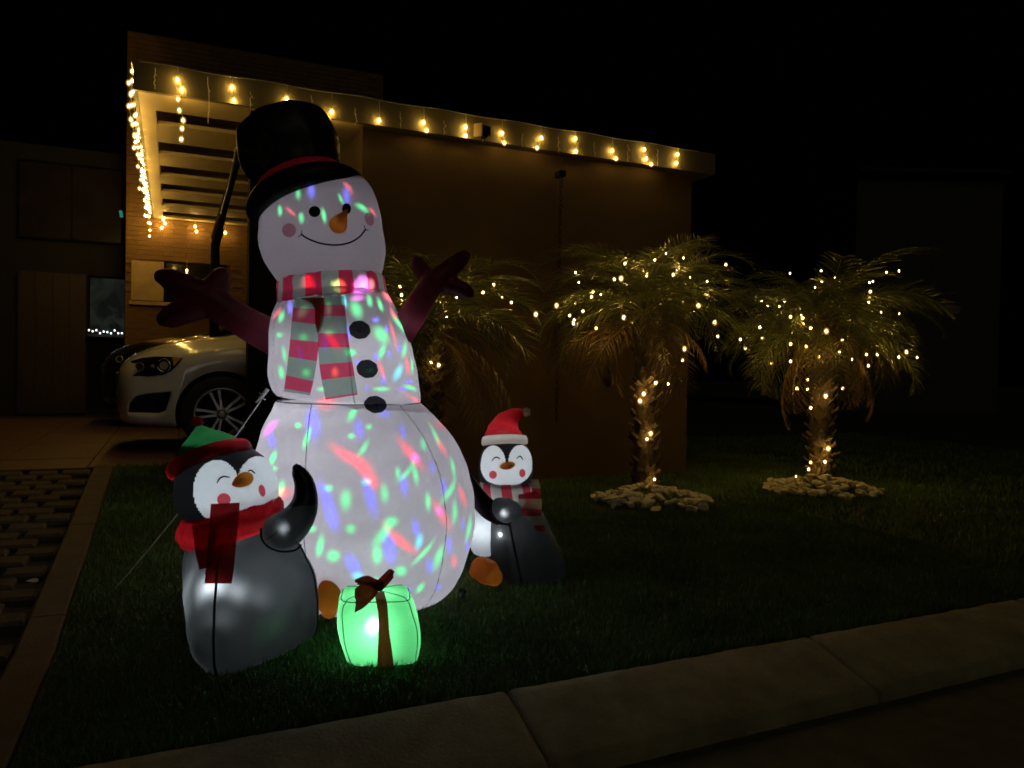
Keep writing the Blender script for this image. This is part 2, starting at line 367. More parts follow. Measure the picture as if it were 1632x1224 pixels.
# grass blades
def grass():
    Vs = []; nb = 0
    def patch(n, f, h, wd):
        X = f(n); n = len(X)
        z = np.array([lawn_n(a, b) if (b < -.24 or a > 1.7) and b > KB + kb(a) + .008 else -9 for a, b in X])
        ok = z > -5; X = X[ok]; z = z[ok]; n = len(X)
        ux, uy, nx, ny = U.x, U.y, N.x, N.y
        px = O.x + ux * X[:, 0] + nx * X[:, 1]; py = O.y + uy * X[:, 0] + ny * X[:, 1]
        th = rng.uniform(0, 2 * np.pi, n); hh = h * rng.uniform(.5, 1.3, n); lean = hh * rng.uniform(.1, .8, n); la = rng.uniform(0, 2 * np.pi, n)
        w_ = wd * rng.uniform(.6, 1.3, n)
        v = np.zeros((n, 3, 3))
        v[:, 0] = np.c_[px - np.cos(th) * w_, py - np.sin(th) * w_, z - .004]; v[:, 1] = np.c_[px + np.cos(th) * w_, py + np.sin(th) * w_, z - .004]
        v[:, 2] = np.c_[px + np.cos(la) * lean, py + np.sin(la) * lean, z + hh]
        Vs.append(v.reshape(-1, 3))
    def uni(a0, a1, b0, b1):
        return lambda n: np.c_[rng.uniform(a0, a1, n), rng.uniform(b0, b1, n)]
    patch(150000, uni(-.115, 4.4, KB - .04, -1.6), .024, .0022)
    patch(60000, uni(1.0, 6.5, -1.9, 1.6), .034, .0035)
    patch(40000, uni(4.4, 11, KB + .02, 3.5), .045, .006)
    patch(16000, uni(-.115, 1.6, -1.6, -.25), .035, .0035)
    patch(2500, lambda n: (lambda A: np.c_[A, KB + .012 + .026 * (A - 1.3) + np.abs(rng.normal(0, .02, n))])(rng.uniform(-.1, 8, n)), .04, .003)
    V = np.concatenate(Vs); n = len(V) // 3
    me = bpy.data.meshes.new('grass'); me.vertices.add(len(V)); me.vertices.foreach_set('co', V.astype(np.float32).ravel())
    me.loops.add(len(V)); me.loops.foreach_set('vertex_index', np.arange(len(V), dtype=np.int32))
    me.polygons.add(n); me.polygons.foreach_set('loop_start', np.arange(0, len(V), 3, dtype=np.int32)); me.polygons.foreach_set('loop_total', np.full(n, 3, dtype=np.int32))
    me.update(); me.validate(); me.materials.append(M['grass'])
    o = bpy.data.objects.new('grass', me); col.objects.link(o); tag(o, 'short dark green lawn grass around the inflatables and palms', 'grass', kind='stuff')
grass()

# ------------------------------------------------------------ house
FT, FB = 3.17, 2.965     # fascia top, bottom
house = empty('house', 'brown stucco and brick house with cream flat carport roof edged in lights', 'house')
abox_obj('stucco_wall', (1.64, 4.93, .075, 1.55, -.1, FB), M['stucco'], house, .004)
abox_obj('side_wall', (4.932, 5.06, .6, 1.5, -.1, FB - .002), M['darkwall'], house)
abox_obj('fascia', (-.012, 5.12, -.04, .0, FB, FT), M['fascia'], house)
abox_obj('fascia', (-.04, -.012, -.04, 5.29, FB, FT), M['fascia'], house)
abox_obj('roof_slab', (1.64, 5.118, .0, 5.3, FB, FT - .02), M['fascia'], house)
# pergola: margins and beams between the six slots
slots = [(.42, .78), (1.34, 1.74), (2.22, 2.64), (3.06, 3.46), (3.88, 4.30), (4.74, 5.14)]
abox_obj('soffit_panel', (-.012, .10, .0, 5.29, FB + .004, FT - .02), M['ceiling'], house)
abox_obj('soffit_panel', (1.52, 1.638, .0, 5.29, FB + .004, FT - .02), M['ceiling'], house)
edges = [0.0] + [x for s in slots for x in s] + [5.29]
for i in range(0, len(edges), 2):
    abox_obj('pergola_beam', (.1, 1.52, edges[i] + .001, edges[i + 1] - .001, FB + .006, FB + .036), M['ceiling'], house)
# back brick wall, two storeys
abox_obj('brick_backing', (-.352, 3.12, 5.32, 5.6, .0, 5.43), M['mortar'], house)
bk = [brickmesh('brick', .286, .06, .030, M['brick'], .003) for _ in range(3)]
# bricks stand on the wall face: local z points out of the wall (towards the viewer)
FB_M = Matrix(((U.x, 0, -N.x, 0), (U.y, 0, -N.y, 0), (0, 1, 0, 0), (0, 0, 0, 1)))
fb = list(bk); cnt = 0
rest_v, rest_f = [], []
def wall_brick(a, z, wd=1.0):
    global cnt
    Mx = Matrix.Translation(AB(a, 5.318, z)) @ FB_M @ Matrix.Diagonal((wd, 1, random.uniform(.8, 1.1), 1))
    if .95 < z < FB and a < 1.75 and cnt < 290:
        cnt += 1; s = random.choice(bk)
        if s in fb: fb.remove(s); s.parent = house; s.matrix_basis = Mx
        else: inst(s, house, Mx)
    else:
        k = len(rest_v)
        for (x, y, zz) in ((-.143, -.03, 0), (.143, -.03, 0), (.143, .03, 0), (-.143, .03, 0), (-.141, -.028, .014), (.141, -.028, .014), (.141, .028, .014), (-.141, .028, .014)):
            rest_v.append(Mx @ Vector((x, y, zz)))
        rest_f.extend([tuple(k + i for i in f) for f in ((4, 5, 6, 7), (0, 1, 5, 4), (1, 2, 6, 5), (2, 3, 7, 6), (3, 0, 4, 7))])
win = (.12, .92, 1.75, 2.40); pan = (-.28, .115, 1.85, 2.38)
for r in range(82):
    z = .31 + r * .0625 * 1.0
    if z > 5.4: break
    a = -.352 + (.15 if r % 2 else 0) + .145 - (.0)
    if r % 2: wall_brick(-.352 + .074, z, .5)
    while a < 3.12 - .14:
        if not ((a + .1 > win[0] and a - .1 < win[1] and win[2] < z < win[3]) or (a + .1 > pan[0] and a - .1 < pan[1] and pan[2] < z < pan[3])): wall_brick(a, z)
        a += .2935
o = mesh_obj('brick', rest_v, rest_f, M['brick'], house); o['kind'] = 'stuff'
# window and panel on the back wall
wf = abox_obj('window', (win[0], win[1], 5.296, 5.318, win[2], win[3]), M['dark'], house)
abox_obj('pane', (win[0] + .03, win[1] - .03, 5.288, 5.294, win[2] + .03, win[3] - .03), M['glass'], wf)
abox_obj('wall_panel', (pan[0], pan[1], 5.28, 5.318, pan[2], pan[3]), M['panel'], house, .004)
abox_obj('sill', (pan[0] - .02, win[1] + .1, 5.25, 5.318, pan[2] - .06, pan[2] - .012), M['panel'], house, .004)
# dark columns of the carport
cl = empty('carport_column', 'black square steel column holding the carport roof behind the snowman', 'column')
abox_obj('shaft', (.77, 1.02, .06, .26, .29, FB + .003), M['dark'], cl, .004)
abox_obj('base_plate', (.72, 1.07, .01, .31, .28, .292), M['dark'], cl)
root_at(cl, AB(.89, .16, .28))
# bent dark post with diagonal arm
p0 = W(342, 430, 8.95); p0.z = .28
bp = empty('bent_post', 'dark post bending into a slanted arm in front of the lit pergola', 'post')
v, f = tube_geo([p0, W(342, 470, 8.95), W(343, 430, 8.95), W(343, 392, 8.95), W(349, 366, 8.8)], [.055, .055, .052, .05, .055], 10)
mesh_obj('upright', v, f, M['dark'], bp, True)
v, f = tube_geo([W(344, 378, 8.85), W(357, 330, 7.6), W(370, 285, 6.8), W(384, 240, 6.25)], [.055, .04, .032, .026], 10)
mesh_obj('arm', v, f, M['dark'], bp, True)
v, f = tube_geo([W(352, 340, 7.7), W(366, 290, 6.75), W(376, 236, 6.15)], .006, 6)
mesh_obj('cable', v, f, M['alloy'], bp, True)
root_at(bp, p0)
# house wing to the left
wing = empty('house_wing', 'dark house wing at the far left with wooden door and dim window', 'house')
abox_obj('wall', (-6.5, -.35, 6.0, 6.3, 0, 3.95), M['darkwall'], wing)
wg = abox_obj('upper_window', (-1.68, -.42, 5.95, 5.998, 2.66, 3.72), M['dark'], wing)
for i in range(2): abox_obj('pane', (-1.66 + i * .62, -1.06 + i * .62, 5.943, 5.949, 2.69, 3.69), M['winglass'], wg)
dr = abox_obj('door', (-1.68, -.87, 5.95, 5.998, .28, 2.22), M['wood'], wing)
for i in range(4): abox_obj('board', (-1.66 + i * .2, -1.47 + i * .2, 5.935, 5.949, .3, 2.2), M['wood'], dr)
lw = abox_obj('window', (-.84, -.37, 5.97, 5.998, .4, 2.22), M['dark'], wing)
abox_obj('pane_reflection', (-.82, -.39, 5.962, 5.968, 1.42, 2.18), M['pane_reflection'], lw)  # glowing sheet added for the window's reflections
abox_obj('shelf', (-.84, -.37, 5.86, 5.96, 1.36, 1.40), M['white'], lw)
root_at(wing, AB(-1.2, 6, 0))
# little green light on the wing
g = tag(mesh_obj('indicator_lamp', *tube_geo([W(192, 336, 10.0), W(194, 346, 10.0)], .02, 8), emat('green_glow', (.05, .5, .35), .35)), 'tiny green indicator light beside the brick wall corner', 'lamp')
# white sill lights
def string_of(name, label, group, pts, wirepts, bulbmat, wiremat, rads, parent_at, wr=.0025):
    s = empty(name, label, 'string lights', group)
    v, f = [], []
    for wp in wirepts: tube_geo(wp, wr, 4, v, f)
    if v: mesh_obj('wire', v, f, wiremat, s)
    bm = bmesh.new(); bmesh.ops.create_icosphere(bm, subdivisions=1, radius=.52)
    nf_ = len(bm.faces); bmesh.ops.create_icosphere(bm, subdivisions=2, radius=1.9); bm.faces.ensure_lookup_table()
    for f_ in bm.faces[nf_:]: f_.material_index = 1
    src = bm_obj('bulb', bm, [bulbmat, M['lens'] if bulbmat == M['bulb'] else bulbmat], s, True)  # second slot is the painted bloom shell on warm bulbs
    for i, p in enumerate(pts):
        r = rads[i] if isinstance(rads, (list, tuple)) else rads
        Mx = Matrix.Translation(p) @ Matrix.Diagonal((r, r, r * 1.25, 1))
        if i == 0: src.matrix_basis = Mx
        else: inst(src, s, Mx)
    root_at(s, parent_at)
    return s
pts = [AB(-.82 + i * .045, 5.84, 1.43 + random.uniform(-.02, .03)) for i in range(10)]
string_of('string_lights', 'row of tiny white lights along the far window sill', None, pts, [pts], M['cbulb'], M['wire'], .0055, AB(-.6, 5.84, 1.42))

# icicle lights along the front fascia
lit = [[(283,127),(290,142),(284,158),(286,176),(292,192),(290,205),(289,222)], [(370,139),(373,160)], [(457,158)], [(529,178),(524,190),(528,203)],
       [(604,192)], [(675,195),(680,208)], [(742,202),(742,216)], [(800,212),(804,228)], [(863,220),(856,236)], [(917,221),(918,241)],
       [(976,240),(982,253)], [(1027,238),(1030,253),(1038,262)], [(1080,246),(1078,260)]]
unlit = [(246,108,142),(332,122,196),(400,146,172),(497,152,176),(567,172,200),(638,178,206),(708,192,216),(769,205,226),(833,213,236),(890,218,244),(947,226,250),(1001,230,258),(1048,238,264)]
pts, wires, rads = [], [], []
top = [AB(a, -.055, FT - .008 + .006 * math.sin(a * 9)) for a in np.linspace(0, 4.9, 80)]
wires.append(top)
for dr_ in lit:
    ps = [on_b(x, y, -.062) for x, y in dr_]
    t0 = ps[0].copy(); t0.z = FT - .008
    wires.append([t0] + [q + Vector((.006, 0, 0)) for q in ps])
    for q in ps: pts.append(q); rads.append(.0125)
for (x, y0, y1) in unlit:
    n = 7; ps = [on_b(x + random.uniform(-1.6, 1.6), y0 + (y1 - y0) * i / n, -.06) for i in range(n + 1)]
    wires.append(ps)
    for q in ps[2::3]: wires.append([q, q + U * .012 - Vector((0, 0, .014))])
string_of('icicle_lights', 'warm icicle lights hanging along the long front edge of the roof', 'icicle lights on the carport roof', pts, wires, M['bulb'], M['wire'], rads, AB(2.5, -.06, FT), .0022)
# dense run along the left edge of the roof
pts, wires, rads = [], [], []
wires.append([AB(-.052, b, FT - .01 + .004 * math.sin(b * 7)) for b in np.linspace(-.04, 5.25, 60)])
b = -.02
k = 0
while b < 5.2:
    L = [.44, .26, .55, .34, .48, .3][k % 6] if b > .25 else (.5 if k == 0 else .3)
    n = max(1, int(L / .085)); ps = []
    for i in range(n):
        q = AB(-.058 + random.uniform(-.012, .012), b + random.uniform(-.012, .012), FT - .07 - i * .085 + random.uniform(-.012, .012))
        ps.append(q); pts.append(q); rads.append(.0115)
    wires.append([AB(-.055, b, FT - .01)] + ps); k += 1; b += .25
string_of('icicle_lights', 'dense warm icicle lights running back along the left roof edge', 'icicle lights on the carport roof', pts, wires, M['bulb'], M['wire'], rads, AB(-.05, 2.6, FT), .002)
# back edge
pts, wires, rads = [], [], []
for grp in ([(260,349),(263,356),(258,363)], [(311,361),(313,369)], [(359,371)]):
    ps = [on_b(x, y, 5.2) for x, y in grp]; pts += ps; rads += [.0165] * len(ps); wires.append([ps[0] + Vector((0, 0, .1))] + ps)
pts.append(on_b(298, 431, 5.15)); rads.append(.012); wires.append([on_b(298, 415, 5.15), on_b(298, 431, 5.15)])  # extra bulb added in place of a light reflected in the window
string_of('icicle_lights', 'few warm lights hanging at the back of the carport over the brick wall', 'icicle lights on the carport roof', pts, wires, M['bulb'], M['wire'], rads, AB(.5, 5.2, 2.9), .002)

# floodlight on the roof edge
fp = on_b(767, 208, -.10)
fl_ = empty('floodlight', 'small black floodlight with pale face mounted on the roof fascia', 'floodlight')
def at_face(name, c, sx, sy, sz, mat, parent, rz=0, bev=.002):
    bm = bmesh.new(); box(bm, Matrix.Translation(c) @ FR @ Matrix.Rotation(rz, 4, 'Z'), sx, sy, sz, bev); return bm_obj(name, bm, mat, parent)
at_face('housing', fp + U * .035, .075, .06, .075, M['dark'], fl_, .2)
at_face('face_plate', fp - U * .03 + N * -.005, .075, .012, .11, M['panel'], fl_, -.75)
at_face('bracket', fp + U * .03 + Vector((0, 0, -.05)), .03, .08, .02, M['dark'], fl_)
root_at(fl_, fp)
# rain chain
rc = empty('rain_chain', 'rusty rain chain hanging down the stucco wall from a small black spout', 'rain chain')
sp = on_b(893, 278, -.02)
at_face('spout', sp, .06, .11, .05, M['dark'], rc)
bmt = bmesh.new()
vs, fs = tube_geo([Vector((.018 * math.cos(t), 0, .028 * math.sin(t))) for t in np.linspace(0, 2 * math.pi, 13)], .0062, 5, cap=False)
src = mesh_obj('link', vs, fs, M['chain'], rc, True)
z = sp.z - .04; k = 0; zb = on_b(890, 672, -.04).z
x0 = AB((sp - O).dot(U), -.04, 0)
while z > zb:
    Mx = Matrix.Translation(Vector((x0.x, x0.y, z))) @ Matrix.Rotation((math.pi / 2 if k % 2 else 0) + .5 + random.uniform(-.15, .15), 4, 'Z')
    if k == 0: src.matrix_basis = Mx
    else: inst(src, rc, Mx)
    z -= .0425; k += 1
bmt.free(); root_at(rc, sp)
root_at(house, AB(2.5, 1, 0))
# neighbour building far right, nearly lost in the dark
nb_ = empty('neighbour_house', 'pale neighbouring house barely visible in the dark at far right', 'house')
c = W(1400, 320, 24)
bm = bmesh.new(); box(bm, Matrix.Translation((c.x + .9, 24.2, c.z / 2 + .1)), 4.3, 3, c.z + .8, .02); bm_obj('wall', bm, M['white'], nb_)
bm = bmesh.new(); box(bm, Matrix.Translation((c.x + .9, 24.1, c.z + .56)), 4.5, 3.3, .12, .01); bm_obj('roof', bm, M['darkwall'], nb_)
root_at(nb_, (c.x + .9, 24.2, 0))
#SPLIT2
# ------------------------------------------------------------ palms
def frond_mesh(name, L, elev, curl, mat, nl=34, leaf=.24, droop=.5, seed=0):
    """one feather leaf as a mesh: arching rachis along +x with narrow folded leaflets on both sides"""
    rr = random.Random(seed); vs, fs = [], []
    pts = []; p = Vector((0, 0, 0)); ang = elev; n = 16
    for i in range(n + 1):
        pts.append(p.copy()); p = p + Vector((math.cos(ang), 0, math.sin(ang))) * (L / n); ang -= curl / n * (.5 + 1.2 * i / n)
    tube_geo(pts, [.009 * (1 - .85 * i / n) + .001 for i in range(n + 1)], 4, vs, fs)
    for k in range(nl):
        t = .16 + .82 * k / (nl - 1); i = min(n - 1, int(t * n)); u = t * n - i
        q = pts[i].lerp(pts[i + 1], u); tan = (pts[i + 1] - pts[i]).normalized(); up = Vector((0, -1, 0)).cross(tan).normalized()
        if up.z < 0: up = -up
        ll = leaf * (math.sin(math.pi * min(1, .18 + t * .86)) ** .6 + .12) * rr.uniform(.85, 1.1)
        for s in (-1, 1):
            d = (tan * rr.uniform(.55, .85) + Vector((0, s, 0)) * rr.uniform(.8, 1.05) + up * rr.uniform(.1, .4)).normalized()
            wv = tan * .0052 * rr.uniform(.8, 1.2)
            a0 = q; m = q + d * ll * .45 + Vector((0, 0, -droop * ll * .10)); m2 = q + d * ll * .8 + Vector((0, 0, -droop * ll * .34)); e = q + d * ll + Vector((0, 0, -droop * ll * .62))
            b = len(vs)
            fold = up * .003
            vs += [a0 - wv * .5, a0 + wv * .5, m - wv + fold, m + wv + fold, m2 - wv * .7, m2 + wv * .7, e]
            fs += [(b, b + 1, b + 3, b + 2), (b + 2, b + 3, b + 5, b + 4), (b + 4, b + 5, b + 6)]
    return mesh_obj(name, vs, fs, mat)
FV = {}
def variants():
    g = []
    for i in range(8): g.append(frond_mesh('frond', random.Random(i).uniform(.85, 1.0), 0, random.Random(i + 9).uniform(1.4, 2.2), M['frond'], seed=i, droop=.5 + .08 * i))
    d = [frond_mesh('frond', .8, 0, 1.1, M['dryfrond'], nl=26, leaf=.20, droop=1.1, seed=30 + i) for i in range(3)]
    return g, d
green, dry = variants(); unused = list(green) + list(dry)
def stone_mesh(seed):
    rr = random.Random(seed); bm = bmesh.new(); bmesh.ops.create_icosphere(bm, subdivisions=2, radius=.5)
    ax = Vector((rr.uniform(.7, 1.1), rr.uniform(.6, .9), rr.uniform(.45, .7)))
    cuts = [(Vector((rr.gauss(0, 1), rr.gauss(0, 1), rr.gauss(0, 1))).normalized(), rr.uniform(.20, .36)) for _ in range(11)]
    for v in bm.verts:
        for nn, d in cuts:
            e = v.co.dot(nn) - d
            if e > 0: v.co -= nn * e
        v.co = Vector((v.co.x * ax.x, v.co.y * ax.y, v.co.z * ax.z)) * (1 + .03 * mnoise.noise(v.co * 5 + Vector((seed, 0, 0))))
    bmesh.ops.dissolve_limit(bm, angle_limit=R(7), verts=bm.verts, edges=bm.edges)
    bmesh.ops.triangulate(bm, faces=bm.faces)
    return bm_obj('stone', bm, M['stone'])
stones = [stone_mesh(i) for i in range(7)]; st_un = list(stones)
bm = bmesh.new(); box(bm, Matrix.Translation((.028, 0, .012)), .075, .06, .022)
for v in bm.verts:
    if v.co.x > .05: v.co.z += .028; v.co.y *= .45
leaf_stub = bm_obj('leaf_stub', bm, M['trunk']); stub_first = True
def palm(base, h, crown_z, r0, label, seed, nf=46, frs=1.0, hi=72, span=92):
    global stub_first
    rr = random.Random(seed)
    t = empty('palm_tree', label, 'palm tree', 'palms wrapped in warm string lights'); t.location = base
    n = 26; vs, fs = [], []
    lean = Vector((rr.uniform(-.05, .05), rr.uniform(-.04, .04), 0))
    def cen(z): return lean * (z / h) ** 2
    pts = [cen(z) + Vector((0, 0, z)) for z in np.linspace(-.03, h, n)]
    rad = [r0 * (1.12 - .25 * min(1, i / 4) + (.35 * max(0, (i - 17) / 8)) + .04 * math.sin(i * 2.3)) for i in range(n)]
    tube_geo(pts, rad, 14, vs, fs)
    mesh_obj('trunk', vs, fs, M['trunk'], t, True)
    k = 0; z = .06
    while z < h - .03:
        a = k * 2.39996; rd = r0 * (.86 + .35 * max(0, (z / h - .65) / .35))
        Mx = Matrix.Translation(cen(z) + Vector((math.cos(a) * rd, math.sin(a) * rd, z))) @ Matrix.Rotation(a, 4, 'Z') @ Matrix.Rotation(rr.uniform(-.5, -.1), 4, 'Y') @ Matrix.Scale(rr.uniform(.7, 1.15), 4)
        if stub_first: leaf_stub.parent = t; leaf_stub.matrix_basis = Mx; stub_first = False
        else: inst(leaf_stub, t, Mx)
        k += 1; z += h / 105
    top = cen(h) + Vector((0, 0, h))
    for i in range(nf):
        fr = i / (nf - 1); a = i * 2.39996 + rr.uniform(-.2, .2)
        el = R(hi - span * fr ** .75 + rr.uniform(-10, 10)); src = rr.choice(green)
        if fr > .84: src = rr.choice(dry); el = R(rr.uniform(-55, -10))
        s = frs * (rr.uniform(.72, .9) if fr < .12 else rr.uniform(.9, 1.22))
        Mx = Matrix.Translation(top + Vector((math.cos(a) * .05, math.sin(a) * .05, -.14 * fr))) @ Matrix.Rotation(a, 4, 'Z') @ Matrix.Rotation(-el, 4, 'Y') @ Matrix.Rotation(rr.uniform(-.5, .5), 4, 'X') @ Matrix.Scale(s, 4)
        if src in unused: unused.remove(src); src.parent = t; src.matrix_basis = Mx
        else: inst(src, t, Mx)
    return t
def at_ground(px, py, z=0):
    d = ray(px, py); return CAM + d * ((z - 1) / d.z)
P1 = Vector((-.62, 5.75, .05)); P2 = at_ground(1027, 783, .0); P3 = at_ground(1306, 772, .0)
palm(P1, 1.36, 1.5, .10, 'leftmost palm, its crown showing just right of the snowman', 3, 56, .98, 78, 78)
palm(P2, 1.60, 1.6, .105, 'middle palm with lit crown in front of the stucco wall corner', 7, 60, 1.0, 82, 76)
palm(P3, 1.58, 1.6, .115, 'rightmost palm standing alone against the black night', 12, 66, 1.06, 66, 84)
def stone_bed(c, rx, ry, n, label, seed):
    rr = random.Random(seed); t = empty('stone_bed', label, 'stone ring', 'stone rings round the palm trunks'); t.location = c
    for i in range(n):
        a = rr.uniform(0, 2 * math.pi); q = math.sqrt(rr.uniform(.06, 1)); x = math.cos(a) * q * rx; y = math.sin(a) * q * ry
        hgt = .12 * (1 - q) ** .8 + .012; s = rr.uniform(.06, .15)
        src = rr.choice(stones)
        Mx = Matrix.Translation((x, y, hgt + rr.uniform(0, .02))) @ Matrix.Rotation(rr.uniform(0, 6.28), 4, 'Z') @ Matrix.Rotation(rr.uniform(-.5, .5), 4, 'X') @ Matrix.Scale(s, 4)
        if src in st_un: st_un.remove(src); src.parent = t; src.matrix_basis = Mx
        else: inst(src, t, Mx)
    return t
c2 = at_ground(1040, 803); c3 = at_ground(1306, 785)
stone_bed(c2, .46, .40, 150, 'ring of pale stones heaped round the middle palm trunk', 5)
stone_bed(c3, .48, .40, 150, 'ring of pale stones heaped round the rightmost palm trunk', 6)
# string lights in the palms
LP1 = [(787,454),(770,466),(815,482),(854,501),(699,582),(687,578),(887,487),(640,470)]
LP2 = [(916,483),(929,496),(908,503),(915,510),(914,516),(950,523),(945,465),(943,473),(996,420),(979,445),(990,444),(994,506),(1073,438),(1113,487),(1157,422),(1139,514),(1144,536),(1091,556),(1088,574),(1045,610),(1065,612),(1026,628),(1020,639),(1037,691),(1031,700),(1043,764),(1044,776)]
LP3 = [(1260,505),(1279,507),(1292,523),(1317,528),(1211,522),(1215,539),(1188,555),(1180,541),(1260,548),(1285,552),(1342,542),(1338,561),(1358,573),(1381,565),(1398,565),(1384,583),(1433,569),(1445,561),(1462,569),(1230,579),(1260,576),(1305,569),(1287,605),(1287,620),(1270,619),(1316,631),(1292,650),(1320,715),(1315,736),(1292,737),(1289,748),(1269,760),(1343,619),(1387,465)]
BIG = {(887,487),(854,501),(1139,514),(1091,556),(1113,487),(1316,631),(1445,561),(1320,715),(1317,528),(1045,610),(994,506),(990,444),(1398,565),(1037,691),(699,582),(1026,628),(1020,639)}
def palm_lights(base, L, label, seed, h, rc_):
    rr = random.Random(seed); pts, rads, wire = [], [], []
    for (x, y) in L:
        # lights sit in the front of the crown or on the camera side of the trunk
        c0 = W(x, y, base.y); off = Vector((c0.x - base.x, 0, c0.z - h)); rad_ = off.length
        Y = base.y - (.17 if c0.z < h - .36 else max(.10, math.sqrt(max(0, (.62 * rc_) ** 2 - min(rad_, .6) ** 2))) * rr.uniform(.75, 1.15))
        p = W(x, y, Y); pts.append(p); rads.append((.0125 if (x, y) in BIG else .0085) * base.y / 6.4)
    pts_s = sorted(pts, key=lambda p: (round(p.z * 3), p.x))
    w_ = []
    for i in range(len(pts_s) - 1):
        a, b = pts_s[i], pts_s[i + 1]
        if (a - b).length < .6: w_.append([a, (a + b) / 2 - Vector((0, 0, .02)), b])
    for k in range(18):       # those deeper in the crown, seen as glints between the leaves
        a = rr.uniform(0, 6.28); q = rr.uniform(.15, .62) * rc_
        p = base + Vector((math.cos(a) * q, math.sin(a) * q, h + rr.uniform(-.20, .22) + .1)); pts.append(p); rads.append(.0062)
    sp_ = [base + Vector((.135 * math.cos(t * 3.1), .135 * math.sin(t * 3.1), .05 + t * (h - .1) / 12)) for t in np.linspace(0, 12, 90)]
    w_.append(sp_)
    for k in (33,): pts.append(sp_[k] * 1.0); rads.append(.007)
    string_of('string_lights', label, 'warm lights wound round the palms', pts, w_, M['bulb'], M['dwire'], rads, base, .0022)
palm_lights(P1, LP1, 'warm lights scattered in the crown of the leftmost palm', 1, 1.42, 1.0)
palm_lights(P2, LP2, 'warm lights wound up trunk and crown of the middle palm', 2, 1.64, 1.0)
palm_lights(P3, LP3, 'warm lights wound up trunk and crown of the rightmost palm', 3, 1.62, 1.1)
# dry flower stalk hanging from the middle palm
hp = W(969, 600, 6.15); sk = empty('seed_pod', 'dark dried seed pod dangling left of the middle palm trunk', 'seed pod')
bm = bmesh.new(); bmesh.ops.create_icosphere(bm, subdivisions=3, radius=.05)
for v in bm.verts: v.co = Vector((v.co.x * .9, v.co.y * .8, v.co.z * 1.7)) * (1 + .5 * mnoise.noise(v.co * 22))
o = bm_obj('pod', bm, M['trunk'], sk); o.matrix_basis = Matrix.Translation(hp)
tube('stem', [hp + Vector((0, 0, .07)), hp + Vector((.0, 0, .16)), P2 + Vector((-.10, -.05, 1.25))], .005, M['trunk'], sk)
root_at(sk, hp)

